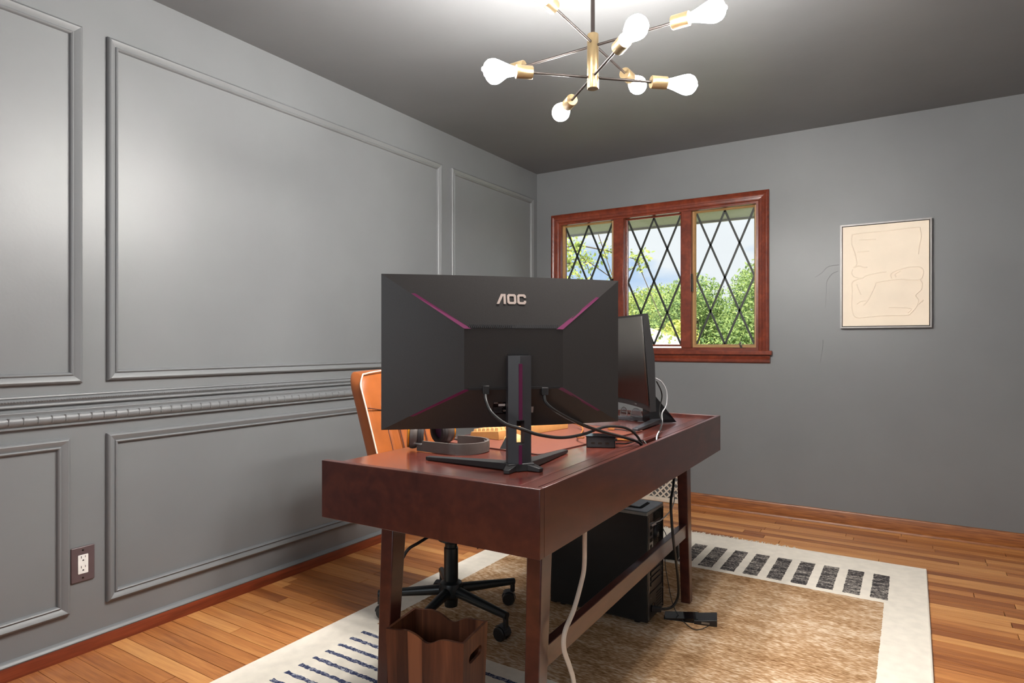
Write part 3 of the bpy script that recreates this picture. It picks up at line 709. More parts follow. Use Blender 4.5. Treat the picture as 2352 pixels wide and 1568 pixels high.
# wedge-shaped stand: a leaning triangular fin and two front legs
MB().add([(.030, .040, .165), (.100, .040, .165), (.035, .060, .09), (.095, .060, .09), (.043, .185, .004), (.087, .185, .004), (.030, .060, .004), (.100, .060, .004)],
         [(0, 1, 5, 4), (0, 4, 6, 2), (1, 3, 7, 5), (4, 5, 7, 6), (0, 2, 3, 1), (2, 6, 7, 3)]).build('stand_column', 'black_gloss', m2)
b2 = MB()
for sx in (-1, 1): b2.bar((.065 + sx * .02, .10, .012), (.065 + sx * .232, -.090, .008), .034, .018, w2=.022, h2=.010)
b2.build('stand_base', 'charcoal_plastic', m2, bevel=.002)

# ------------------------------------------------------------------ cables on the desk
def cable(name, pts, r, mat, label, plugs=()):
    e = empty(name, pts[-1]); o0 = Vector(pts[-1]); tag(e, label, 'cable')
    MB().tube([p - o0 for p in spline(pts, 7)], r, 8).build('cord', mat, e, smooth=True)
    for p, d, w, L, mm in plugs:
        p = Vector(p) - o0; d = Vector(d).normalized(); MB().bar(p, p + d * L, w, w * .75).build('plug', mm, e, bevel=.001)
    return e
cable('power_cable', [(1.586, 1.318, .972), (1.598, 1.305, .956), (1.619, 1.3, .929), (1.664, 1.292, .906), (1.704, 1.299, .896), (1.729, 1.340, .879), (1.737, 1.446, .859), (1.745, 1.558, .855), (1.742, 1.709, .858), (1.752, 1.834, .842), (1.764, 1.901, .811), (1.778, 1.933, .765)], .0042, 'cable_black',
      'black power cable drooping across the near monitor stand', [((1.586, 1.321, .972), (-.05, .05, 1), .016, .022, 'black_plastic')])
cable('video_cable', [(1.687, 1.443, .966), (1.695, 1.440, .947), (1.716, 1.460, .923), (1.744, 1.533, .887), (1.752, 1.657, .852), (1.758, 1.802, .818), (1.771, 1.894, .792), (1.780, 1.935, .765)], .0045, 'cable_black',
      'black video cable from the right of the near monitor', [((1.687, 1.446, .966), (-.05, .05, 1), .018, .020, 'black_plastic')])
cable('keyboard_cable', [(1.398, 2.160, .800), (1.42, 2.17, .795), (1.47, 2.12, .788), (1.52, 2.0, .785), (1.556, 1.90, .789), (1.606, 1.848, .798)], .0028, 'cable_tan', 'tan cable running from the keyboard to the black dock')
cable('dock_cable', [(1.722, 1.842, .802), (1.739, 1.885, .796), (1.76, 1.922, .788), (1.772, 1.941, .765)], .004, 'cable_tan', 'tan cable leaving the black dock into the desk slot', [((1.716, 1.833, .802), (.35, 1, -.1), .010, .025, 'black_plastic')])
cable('dock_cable', [(1.722, 1.838, .790), (1.739, 1.885, .786), (1.742, 1.957, .785), (1.755, 1.990, .781), (1.778, 1.965, .765)], .0025, 'cable_black', 'thin black cable looping from the dock to the desk slot')
cable('display_cable', [(1.673, 2.332, .971), (1.693, 2.352, .953), (1.705, 2.369, .916), (1.704, 2.368, .866), (1.694, 2.349, .837), (1.700, 2.332, .806), (1.719, 2.263, .790), (1.752, 2.128, .784), (1.768, 2.074, .762)], .0023, 'cable_grey', 'pale grey cable looping out behind the far monitor')
cable('display_cable', [(1.676, 2.335, .958), (1.688, 2.350, .925), (1.690, 2.358, .896), (1.684, 2.350, .858), (1.688, 2.340, .83), (1.708, 2.305, .805), (1.732, 2.212, .790), (1.770, 2.05, .762)], .0026, 'cable_black', 'thin black cable hanging behind the far monitor')
cable('usb_lead', [(1.567, 2.190, .784), (1.599, 2.187, .784), (1.638, 2.176, .783), (1.650, 2.185, .780), (1.622, 2.225, .781), (1.586, 2.252, .780)], .002, 'cable_black', 'short black lead with a loose brown plug on the desk', [((1.567, 2.190, .784), (-1, .05, 0), .010, .026, 'cable_tan')])
# under the desk
cable('white_cable', [(1.773, 1.511, .646), (1.773, 1.508, .602), (1.773, 1.505, .517), (1.773, 1.486, .477), (1.774, 1.442, .425), (1.775, 1.392, .389), (1.776, 1.385, .349), (1.775, 1.417, .292), (1.774, 1.442, .239), (1.772, 1.46, .13), (1.76, 1.45, .02)], .0062, 'cable_white', 'thick cream cable hanging from the desk to the rug')
cable('tower_cord', [(1.645, 2.375, .071), (1.68, 2.385, .072), (1.705, 2.429, .070), (1.722, 2.453, .104), (1.738, 2.406, .191), (1.745, 2.338, .329), (1.735, 2.338, .426), (1.72, 2.374, .499), (1.70, 2.467, .546), (1.68, 2.539, .640)], .0052, 'cable_black', 'black power cord rising from the back of the computer tower', [((1.645, 2.375, .071), (1, .2, 0), .022, .035, 'black_plastic')])
cable('network_cable', [(1.646, 2.38, .400), (1.67, 2.414, .412), (1.67, 2.52, .423), (1.66, 2.60, .449), (1.655, 2.60, .51), (1.652, 2.60, .640)], .0026, 'cable_grey', 'thin pale cable rising from the computer tower', [((1.644, 2.365, .397), (.6, 1, .3), .012, .022, 'cable_grey')])
cable('thin_lead', [(1.646, 2.503, .347), (1.666, 2.48, .329), (1.676, 2.44, .298), (1.666, 2.464, .228), (1.676, 2.466, .16), (1.69, 2.48, .07), (1.716, 2.478, .022), (1.79, 2.405, .0165), (1.822, 2.415, .0165), (1.842, 2.452, .020)], .0016, 'cable_black', 'very thin black lead trailing from the tower onto the rug')

# ------------------------------------------------------------------ things on the desk
def rounded(x0, x1, y0, y1, r, n=6):
    P = []
    for cx, cy, a in ((x1 - r, y0 + r, -90), (x1 - r, y1 - r, 0), (x0 + r, y1 - r, 90), (x0 + r, y0 + r, 180)):
        for k in range(n + 1): an = R(a + 90 * k / n); P.append((cx + r * math.cos(an), cy + r * math.sin(an)))
    return P
xyz = lambda a, b, h: (a, b, h)
mat_ = empty('desk_mat', (1.585, 1.600, DS), R(1.2 - 7.5)); tag(mat_, 'red-brown leather desk mat with stitched edge under the keyboard', 'desk mat')
P_ = rounded(-.385, 0, 0, .66, .022)
MB().prism(P_, xyz, .0004, .0030).build('mat_sheet', 'mat_leather', mat_)
MB().tube([(p[0], p[1], .0020) for p in P_], .0019, 6, closed=True).build('stitched_edge', 'mat_edge', mat_, smooth=True)

kb = empty('keyboard', (1.335, 1.760, DS + .003), R(-8.5)); tag(kb, 'tan retro keyboard lying on the leather mat', 'keyboard')
# local y along the length, local -x towards the chair
KL = .395
MB().add([(0, 0, 0), (0, KL, 0), (-.135, KL, 0), (-.135, 0, 0), (-.004, .003, .030), (-.004, KL - .003, .030), (-.132, KL - .003, .016), (-.132, .003, .016), (0, 0, .014), (0, KL, .014)],
         [(0, 1, 2, 3), (4, 5, 6, 7), (0, 1, 9, 8), (8, 9, 5, 4), (1, 2, 6, 5, 9), (2, 3, 7, 6), (3, 0, 8, 4, 7)]).build('keyboard_case', 'kb_body', kb, bevel=.0015)
kc = MB().hexa([(-.0085, -.0085), (.0085, -.0085), (.0085, .0085), (-.0085, .0085)], 0, [(-.006, -.0065), (.0065, -.0065), (.0065, .0065), (-.006, .0065)], .0095).mesh('keycap', 'keycap')
for r_ in range(6):
    xk = -.018 - r_ * .0198; zk = .0285 - r_ * .0022
    for c_ in range(19):
        if r_ == 5 and 4 < c_ < 10: continue
        link_copy(kc, 'keycap', kb, (xk, .016 + c_ * .0202, zk), (0, R(-6), 0))
MB().box(-.131, -.111, .016 + 4.6 * .0202, .016 + 9.4 * .0202, .017, .0255).build('space_bar', 'keycap', kb, bevel=.001)

ms = empty('trackball_mouse', (1.437, 1.690, DS + .003), R(30)); tag(ms, 'small tan mouse with dark base in front of the keyboard', 'mouse')
MB().prism(rounded(-.036, .036, -.055, .055, .028), xyz, 0, .007).build('base', 'black_plastic', ms, bevel=.002)
dm = MB(); rows_ = []
for i in range(7):
    f = i / 6; s = math.cos(f * PI / 2) ** .55; rows_.append([(.033 * s * math.cos(2 * PI * k / 18), .051 * s * math.sin(2 * PI * k / 18) - .006 * f, .007 + .030 * math.sin(f * PI / 2)) for k in range(18)])
dm.add([p for q in rows_ for p in q], [(i * 18 + k, i * 18 + (k + 1) % 18, (i + 1) * 18 + (k + 1) % 18, (i + 1) * 18 + k) for i in range(6) for k in range(18)])
dm.build('body', 'keycap', ms, smooth=True)
MB().add([(-.040, -.062, 0), (.0, -.066, 0), (-.034, -.035, 0), (-.022, -.050, .034)], [(0, 1, 2), (0, 1, 3), (1, 2, 3), (2, 0, 3)]).build('wing', 'black_plastic', ms)
MB().bar((0, .03, .030), (0, .012, .0365), .006, .010).build('scroll_wheel', 'black_gloss', ms)

dk = empty('docking_hub', (1.668, 1.842, DS), R(24)); tag(dk, 'small black docking box with ports beside the cables', 'hub')
MB().prism(rounded(-.045, .045, -.030, .030, .005, 3), xyz, .002, .034).build('case', 'black_plastic', dk, bevel=.0015)
MB().prism(rounded(-.047, .047, -.032, .032, .005, 3), xyz, .034, .037).build('lid', 'black_gloss', dk)
for k in range(3): MB().box(-.030 + k * .022, -.018 + k * .022, -.0306, -.029, .012, .018).build('port', 'dark_metal', dk)
MB().box(-.040, .040, -.026, .026, 0, .002).build('rubber_foot', 'dark_inside', dk)

hp = empty('headphones', (1.318, 1.543, DS), R(2)); tag(hp, 'grey over-ear headphones with gold rim lying on the desk corner', 'headphones')
band = []; hw = .078
for k in range(25):
    an = -PI / 2 + PI * k / 24; band.append((.028 + .078 * math.cos(an), hw * math.sin(an)))
band = [(-.085, -hw * .96), (-.03, -hw)] + band + [(-.01, hw), (-.04, hw * .93)]
bo = MB(); n = len(band)
def off(i, d):
    a = Vector(band[max(i - 1, 0)]); b = Vector(band[min(i + 1, n - 1)]); t_ = (b - a).normalized(); return (band[i][0] + t_.y * d, band[i][1] - t_.x * d)
sec = [(-.004, .002), (.004, .002), (.0048, .018), (.004, .033), (-.004, .033)]
vs_ = [(*off(i, d), z) for i in range(n) for d, z in sec]; m_ = len(sec)
bo.add(vs_, [(i * m_ + k, i * m_ + (k + 1) % m_, (i + 1) * m_ + (k + 1) % m_, (i + 1) * m_ + k) for i in range(n - 1) for k in range(m_)] + [tuple(range(m_)), tuple(range((n - 1) * m_, n * m_))])
bo.build('headband', 'hp_grey', hp, smooth=True)
bi = MB(); sec2 = [(-.011, .006), (-.0045, .005), (-.0045, .030), (-.011, .029)]
ii = list(range(7, n - 7)); vs_ = [(*off(i, d), z) for i in ii for d, z in sec2]
bi.add(vs_, [(i * 4 + k, i * 4 + (k + 1) % 4, (i + 1) * 4 + (k + 1) % 4, (i + 1) * 4 + k) for i in range(len(ii) - 1) for k in range(4)] + [(0, 1, 2, 3), tuple(range(len(ii) * 4 - 4, len(ii) * 4))])
bi.build('head_cushion', 'hp_pad', hp, smooth=True)
for sy, ddx, ddy, ccx, ccy in ((-1, -.78, -.60, -.100, -.060), (1, .30, .93, -.088, .052)):
    c = Vector((ccx, ccy, .047)); d = Vector((ddx, ddy, .05)).normalized()
    cup = MB().lathe([(.0, -.004), (.036, -.004), (.041, .002), (.0425, .012), (.041, .020), (.036, .022), (0, .022)], c, d, 28).build('ear_cup', 'hp_grey', hp, smooth=True)
    MB().lathe([(.030, .0215), (.039, .0215), (.039, .027), (.034, .029), (.030, .029)], c, d, 28, True).build('rim', 'hp_gold', cup, smooth=True)
    MB().lathe([(0, .0215), (.030, .0215), (.029, .026), (0, .0275)], c, d, 28).build('cap', 'hp_grey', cup, smooth=True)
    MB().lathe([(.022, -.004), (.040, -.004), (.0415, -.014), (.036, -.021), (.026, -.021), (.022, -.012)], c, d, 28, True).build('ear_pad', 'hp_pad', cup, smooth=True)
    MB().lathe([(0, -.004), (.024, -.004), (.024, -.010), (0, -.011)], c, d, 24).build('speaker_cloth', 'hp_purple', cup)
    MB().tube(spline([(-.030 if sy > 0 else -.080, sy * hw * .96, .018), (-.066, sy * hw * 1.02, .022), (-.100, sy * (hw + .010), .030), (-.118, sy * (hw - .004), .046)], 5), .0045, 8).build('yoke', 'hp_grey', hp, smooth=True)

eg_ = empty('eyeglasses', (1.478, 2.562, DS), R(-18)); tag(eg_, 'clear-lensed eyeglasses lying under the far monitor', 'eyeglasses')
for sx in (-1, 1):
    c = Vector((sx * .034, 0, .0265)); d = Vector((sx * .25, -1, .10))
    MB().lathe([(0, -.0008), (.0235, -.0008), (.0235, .0008), (0, .0008)], c, d, 24).build('lens', 'lens_glass', eg_)
    q = Vector((0, 0, 1)).rotation_difference(d.normalized())
    MB().tube([c + q @ Vector((.0245 * math.cos(2 * PI * k / 24), .0245 * math.sin(2 * PI * k / 24), 0)) for k in range(24)], .0016, 6, closed=True).build('rim', 'steel', eg_, smooth=True)
    MB().tube(spline([(sx * .058, .004, .034), (sx * .056, .05, .020), (sx * .04, .11, .004), (sx * .03, .125, .003)], 5), .0018, 6).build('temple', 'black_gloss', eg_, smooth=True)
MB().tube(spline([(-.012, -.002, .030), (0, -.005, .034), (.012, -.002, .030)], 4), .0016, 6).build('bridge', 'steel', eg_, smooth=True)

# ------------------------------------------------------------------ office chair
ch = empty('office_chair', (.960, 1.985, RT), 0); tag(ch, 'tan leather swivel chair with cream piping and black five-star base', 'chair')
def back_shape(v):          # v 0..1 bottom to top -> x of front face, z
    z = .49 + v * .49; x = -.125 - .115 * v - .05 * v * v; return x, z
hwid = .235
prof_v = [i / 14 for i in range(15)]
def half_w(v): return hwid * (0.97 + .03 * math.sin(v * PI)) if v < .86 else hwid * (0.97 + .03 * math.sin(v * PI)) * math.sqrt(max(.0, 1 - ((v - .86) / .145) ** 2 * .28))
front = []; cols = 80
for v in prof_v:
    x, z = back_shape(v); w_ = half_w(v); line = []
    for k in range(cols + 1):
        u = -1 + 2 * k / cols
        puff = .018 * (1 - abs(u) ** 6)
        if .12 < v < .72 and abs(u) < .62: puff -= .012 * (abs(math.cos(PI * u / .31)) ** 10)
        if .70 < v < .74 and abs(u) < .9: puff -= .006
        zz = z - (.012 * u ** 4 if v > .9 else 0)
        line.append((x + puff - .022 * (1 - u * u), u * w_, zz))
    front.append(line)
fb = MB(); n = cols + 1
fb.add([p for l in front for p in l], [(i * n + k, i * n + k + 1, (i + 1) * n + k + 1, (i + 1) * n + k) for i in range(14) for k in range(cols)])
rear = [[(back_shape(v)[0] - .065 - .022 * (1 - (-1 + 2 * k / cols) ** 2), (-1 + 2 * k / cols) * half_w(v) * .97, back_shape(v)[1] + .006) for k in range(cols + 1)] for v in prof_v]
fb.add([p for l in rear for p in l], [(i * n + k, i * n + k + 1, (i + 1) * n + k + 1, (i + 1) * n + k) for i in range(14) for k in range(cols)])
NF = 15 * n
def border(): return [i * n for i in range(15)] + [14 * n + k for k in range(1, n)] + [i * n + cols for i in range(13, -1, -1)] + [k for k in range(cols - 1, 0, -1)]
B0 = border(); fb.f += [(B0[i], B0[(i + 1) % len(B0)], NF + B0[(i + 1) % len(B0)], NF + B0[i]) for i in range(len(B0))]
bk = fb.build('backrest', 'leather', ch, smooth=True)
sb_ = bk.modifiers.new('sub', 'SUBSURF'); sb_.levels = 1; sb_.render_levels = 2
flatv = [p for l in front for p in l]
edge_pts = [Vector(flatv[i]) + Vector((.004, 0, 0)) for i in B0 if i >= n]
MB().tube(spline([flatv[i] for i in range(0)] + [tuple(p) for p in edge_pts], 3), .0033, 8).build('piping', 'piping', ch, smooth=True)
for u in (-.62, -.31, 0, .31, .62):
    pts = []
    for v in (.12, .25, .4, .55, .70):
        x, z = back_shape(v); pts.append((x + .018 - .010 - .022 * (1 - u * u) + .0075, u * half_w(v), z))
    MB().tube(spline(pts, 4), .0022, 6).build('seam', 'mat_edge', bk, smooth=True)
# head cushion seam
MB().tube(spline([(back_shape(.72 - .05 * (1 - u * u))[0] + .016 - .022 * (1 - u * u), u * half_w(.72), back_shape(.72 - .05 * (1 - u * u))[1]) for u in (-1, -.6, -.2, .2, .6, 1)], 5), .0022, 6).build('seam', 'mat_edge', bk, smooth=True)
st = MB(); rows_ = []
for i in range(13):
    a = -1 + 2 * i / 12
    rows_.append([(.02 + .245 * (-1 + 2 * k / 12), .235 * a * (1 - .06 * ((-1 + 2 * k / 12)) ** 2), .478 + .016 * (1 - a ** 4) * (1 - (-1 + 2 * k / 12) ** 4) - (.02 * ((k - 9) / 3) ** 2 if k > 9 else 0)) for k in range(13)])
n3 = 13; st.add([p for r_ in rows_ for p in r_] + [(p[0], p[1] * .96, .405) for r_ in rows_ for p in r_],
   [(i * n3 + k, i * n3 + k + 1, (i + 1) * n3 + k + 1, (i + 1) * n3 + k) for i in range(12) for k in range(12)] + [(169 + i * n3 + k, 169 + i * n3 + k + 1, 169 + (i + 1) * n3 + k + 1, 169 + (i + 1) * n3 + k) for i in range(12) for k in range(12)])
bb_ = [i * 13 for i in range(13)] + [12 * 13 + k for k in range(1, 13)] + [i * 13 + 12 for i in range(11, -1, -1)] + [k for k in range(11, 0, -1)]
st.f += [(bb_[i], bb_[(i + 1) % len(bb_)], 169 + bb_[(i + 1) % len(bb_)], 169 + bb_[i]) for i in range(len(bb_))]
st.build('seat', 'leather', ch, smooth=True)
MB().box(-.15, .15, -.12, .12, .375, .405).build('seat_plate', 'chair_metal', ch, bevel=.004)
MB().lathe([(.02, .30), (.05, .315), (.058, .34), (.058, .375), (.02, .375)], (0, 0, 0), (0, 0, 1), 24).build('mechanism', 'black_plastic', ch, smooth=True)
MB().lathe([(0, 0), (.020, 0), (.030, .055), (.026, .065), (0, .065)], (.135, .02, .305), (-.45, -.05, .8), 20).build('tension_knob', 'black_plastic', ch, smooth=True)
MB().tube(spline([(-.03, -.05, .355), (-.03, -.16, .340), (-.04, -.21, .325), (-.06, -.235, .27), (-.07, -.245, .235)], 6), .006, 8).build('height_lever', 'black_plastic', ch, smooth=True)
MB().box(-.17, -.12, -.04, .04, .37, .385).bar((-.14, 0, .378), (-.225, 0, .56), .07, .014, up=(1, 0, .3)).build('back_bracket', 'chair_metal', ch, bevel=.003)
MB().lathe([(.0, .06), (.025, .06), (.025, .14), (.028, .15), (.028, .285), (.024, .288), (.024, .31), (0, .31)], n=24).build('gas_cylinder', 'chair_metal', ch, smooth=True)
MB().lathe([(0, .055), (.026, .055), (.028, .085), (.046, .10), (.050, .125), (.042, .148), (.030, .155), (0, .155)], n=24).build('base_hub', 'chair_metal', ch, smooth=True)
for k in range(5):
    an = R(-8 + 72 * k); d = Vector((math.cos(an), math.sin(an), 0)); ra = .292
    MB().tube([d * .03 + Vector((0, 0, .118)), d * .16 + Vector((0, 0, .106)), d * ra + Vector((0, 0, .094))], .021, 12, r2=.0135).build('spoke', 'chair_metal', ch, smooth=True)
    ca = an + rnd.uniform(-.8, .8) + .9; ax = Vector((math.cos(ca), math.sin(ca), 0)); fw = Vector((-ax.y, ax.x, 0))
    cst = MB().bar(d * (ra - .006) + Vector((0, 0, .094)), d * (ra - .006) + Vector((0, 0, .052)), .014, .014).build('caster', 'black_plastic', ch)
    wc = d * (ra - .006) + fw * .018 + Vector((0, 0, .026))
    for s in (-1, 1):
        MB().lathe([(0, 0), (.022, 0), (.026, .004), (.026, .014), (.022, .018), (0, .018)], wc + ax * s * .006, ax * s, 20).build('wheel', 'black_plastic', cst, smooth=True)
    hd = MB(); n5 = 9
    pts = [wc + fw * (-.030 * math.cos(PI * j / (n5 - 1) * .72)) + Vector((0, 0, .030 * math.sin(PI * j / (n5 - 1) * .72 + .02))) for j in range(n5)]
    for j in range(n5 - 1): hd.bar(pts[j], pts[j + 1], .034, .003, up=tuple((pts[j] - wc).normalized()))
    hd.build('hood', 'charcoal_plastic', cst, smooth=True)

# ------------------------------------------------------------------ wooden bin
bn = empty('waste_bin', (1.399, 1.358, RT), math.atan2(.040, .227)); tag(bn, 'rectangular wooden waste bin with curved rim and handle slots', 'bin')
bw, bd2, bh = .118, .074, .318
def rim(u): return bh + .005 * math.exp(-((u + .48) / .22) ** 2) - .018 * math.exp(-((u - .10) / .24) ** 2)
def wavy(y0, y1):
    cuts = (-1, -.74, -.42, -.05, .28, .72, 1)
    for q in range(6):
        mb = MB(); n = 8; vs = []
        for k in range(n + 1):
            u = cuts[q] + (cuts[q + 1] - cuts[q]) * k / n; x = u * bw
            vs += [(x * .90, y0 * .92, 0), (x, y0, rim(u)), (x, y1, rim(u)), (x * .90, y1 * .92, 0)]
        mb.add(vs, [(i * 4 + k, i * 4 + (k + 1) % 4, (i + 1) * 4 + (k + 1) % 4, (i + 1) * 4 + k) for i in range(n) for k in range(4)] + [(0, 1, 2, 3), tuple(range(n * 4, n * 4 + 4))])
        mb.build('stave', 'acacia', bn)
wavy(-bd2, -bd2 + .008); wavy(bd2 - .008, bd2)
for sx in (-1, 1):       # end panels with a slotted handle hole
    mb = MB(); x0 = sx * bw; x1 = sx * (bw - .008); hz, hl, hr = bh - .060, .026, .013
    Y0, Y1, Z1 = -bd2 + .008, bd2 - .008, rim(sx)
    f = lambda p, q, x: (x * (.90 + .10 * q / bh), p * (.92 + .08 * q / bh), q)
    arc = lambda s_: [(s_ * (hl + hr * math.sin(PI * k / 10)), hz + hr * math.cos(PI * k / 10)) for k in range(11)]
    for P in ([(Y0, 0), (Y1, 0), (Y1, hz - hr), (Y0, hz - hr)], [(Y0, hz + hr), (Y1, hz + hr), (Y1, Z1), (Y0, Z1)], [(Y1, hz - hr), (Y1, hz + hr)] + arc(1), [(Y0, hz - hr), (Y0, hz + hr)] + arc(-1)):
        n = len(P); mb.add([f(p[0], p[1], x0) for p in P] + [f(p[0], p[1], x1) for p in P], [tuple(range(n)), tuple(range(2 * n - 1, n - 1, -1))] + [(i, n + i, n + (i + 1) % n, (i + 1) % n) for i in range(n)])
    mb.build('end_panel', 'acacia', bn)
MB().box(-bw * .9 + .008, bw * .9 - .008, -bd2 * .92 + .008, bd2 * .92 - .008, .002, .012).build('bottom', 'bin_inside', bn)

# ------------------------------------------------------------------ computer tower
pc = empty('computer_tower', (1.215, 2.331, RT), R(.6)); tag(pc, 'black computer tower standing on the rug under the desk', 'computer')
PLn, PWd, PHt = .425, .192, .446
MB().box(.01, PLn, 0, .004, .016, PHt - .022).build('side_panel', 'pc_case', pc, bevel=.001)
MB().box(.01, PLn, PWd - .004, PWd, .016, PHt - .022).build('side_panel', 'pc_case', pc, bevel=.001)
MB().box(0, .03, .001, PWd - .001, .006, PHt - .004).build('front_fascia', 'black_plastic', pc, bevel=.006)
MB().box(.03, PLn - .002, .004, PWd - .004, .012, PHt - .022).build('chassis', 'pc_rear', pc)
MB().box(.005, PLn, 0, PWd, PHt - .022, PHt - .006).build('top_panel', 'pc_top_glare', pc, bevel=.003)
MB().prism([(a, b) for a, b in rounded(.14, .385, .045, .148, .008, 3)], xyz, PHt - .006, PHt - .0045).build('top_vent', 'slot_dark', pc)
MB().prism([(a, b) for a, b in rounded(.13, .375, .052, .150, .004, 3)], xyz, PHt - .0045, PHt - .001).build('vent_cover', 'pc_top_glare', pc)
RX = PLn
def rbox(y0, y1, z0, z1, h_, name, mat, par=None): return MB().box(RX - .004, RX + h_, y0, y1, z0, z1).build(name, mat, par or pc)
rbox(.010, .014, .02, PHt - .03, .003, 'rear_flange', 'steel'); rbox(PWd - .014, PWd - .010, .02, PHt - .03, .003, 'rear_flange', 'pc_case')
io = rbox(.020, .062, .225, .392, .0015, 'io_shield', 'steel')
for k, zz in enumerate((.375, .350, .325, .300, .270, .240)):
    rbox(.027, .046 if k % 2 else .054, zz - .008, zz + .006, .003, 'port', 'slot_dark', io)
fan = MB()
for k in range(6):
    rr_ = .009 + k * .0085; fan.tube([(RX + .002, .120 + rr_ * math.cos(2 * PI * j / 28), .325 + rr_ * math.sin(2 * PI * j / 28)) for j in range(28)], .0013, 5, closed=True)
MB().box(RX - .003, RX - .001, .070, .172, .272, .378).build('fan_opening', 'slot_dark', pc)
fan.build('fan_grille', 'pc_rear', pc, smooth=True)
MB().lathe([(0, 0), (.011, 0), (.011, .002), (0, .002)], (RX + .001, .120, .325), (1, 0, 0), 16).build('fan_badge', 'steel', pc)
for k in range(8): rbox(.075, .170, .388 + k * .0042, .390 + k * .0042, .0008, 'vent_slot', 'slot_dark')
for k in range(5):
    s_ = rbox(.040, .150, .142 + k * .021, .155 + k * .021, .002, 'slot_cover', 'pc_rear')
    MB().lathe([(0, 0), (.003, 0), (.003, .002), (0, .002)], (RX + .002, .158, .148 + k * .021), (1, 0, 0), 10).build('screw', 'steel', s_)
psu = rbox(.020, .170, .030, .118, .002, 'power_supply', 'pc_case')
rbox(.034, .066, .045, .072, .004, 'power_socket', 'black_gloss', psu)
rbox(.074, .088, .050, .066, .005, 'rocker_switch', 'black_plastic', psu)
for k in range(6): rbox(.098, .160, .042 + k * .011, .046 + k * .011, .003, 'vent_slot', 'slot_dark', psu)
for yy_, zz in ((.03, .10), (.165, .10), (.165, .034)):
    MB().lathe([(0, 0), (.003, 0), (.003, .002), (0, .002)], (RX + .002, yy_, zz), (1, 0, 0), 10).build('screw', 'steel', psu)
for a, b in ((.05, .03), (.05, PWd - .03), (PLn - .05, .03), (PLn - .05, PWd - .03)):
    MB().lathe([(.014, 0), (.016, .012), (0, .012)], (a, b, 0), n=14).build('foot', 'black_plastic', pc)

pd = empty('foot_pedal', (1.745, 2.490, RT), R(14)); tag(pd, 'flat black wedge-shaped gadget lying on the rug behind the tower', 'gadget')
MB().hexa([(-.085, -.035), (.045, -.035), (.045, .035), (-.085, .035)], 0, [(-.085, -.034), (.045, -.034), (.045, .034), (-.085, .034)], .004).add([(-.085, -.034, .004), (.045, -.034, .004), (.045, .034, .004), (-.085, .034, .004), (.045, -.034, .018), (.045, .034, .018)], [(0, 1, 4), (3, 2, 5), (0, 4, 5, 3), (1, 2, 5, 4)]).build('wedge_plate', 'black_gloss', pd)
MB().add([(.030, -.045, 0), (.115, -.045, 0), (.115, .035, 0), (.030, .035, 0), (.030, -.045, .014), (.115, -.045, .026), (.115, .035, .026), (.030, .035, .014)], [(0, 1, 2, 3), (4, 5, 6, 7), (0, 1, 5, 4), (1, 2, 6, 5), (2, 3, 7, 6), (3, 0, 4, 7)]).build('block', 'black_plastic', pd, bevel=.002)
MB().box(.058, .088, -.0465, -.044, .006, .014).build('port', 'steel', pd)

pb = empty('power_brick', (1.445, 3.165, RT), R(10)); tag(pb, 'black power brick on the rug beyond the computer tower', 'power brick')
MB().prism(rounded(-.065, .055, -.045, .045, .012, 3), xyz, 0, .080).build('case', 'black_plastic', pb, bevel=.004)
MB().lathe([(0, 0), (.004, 0), (.004, .002), (0, .002)], (.03, -.045, .06), (0, -1, 0), 10).build('white_glint', 'sticker_white', pb)  # bright glint on the case, drawn as a small white disc

# ------------------------------------------------------------------ wall fittings
gr = empty('vent_grille', (.62, YB, .002)); tag(gr, 'cream diamond-lattice vent grille low on the wall under the window', 'grille')
gw, gh = .585, .32
MB().box(0, gw, -.030, -.027, .012, gh).build('back_plate', 'print_grey', gr)
for nm, a in (('frame_bar', (0, gw, 0, .030)), ('frame_bar', (0, gw, gh - .03, gh)), ('frame_bar', (0, .03, .03, gh - .03)), ('frame_bar', (gw - .03, gw, .03, gh - .03))):
    MB().box(a[0], a[1], -.044, -.027, a[2], a[3]).build(nm, 'grille_cream', gr, bevel=.003)
s0 = .044
def seg(c, sgn):     # line z = sgn*x + c clipped to the grille
    P = []
    for x in (.02, gw - .02):
        z = sgn * x + c
        if .02 <= z <= gh - .02: P.append((x, z))
    for z in (.02, gh - .02):
        x = (z - c) / sgn
        if .02 < x < gw - .02: P.append((x, z))
    return P[:2] if len(P) >= 2 else None
c = -gw
while c < gh + gw:
    for sg_ in (1, -1):
        q = seg(c, sg_)
        if q and (abs(q[0][0] - q[1][0]) > .02): MB().bar((q[0][0], -.037 - .002 * sg_, q[0][1]), (q[1][0], -.037 - .002 * sg_, q[1][1]), .004, .0095, up=(0, 0, 1)).build('lattice_bar', 'grille_cream', gr)
    c += s0

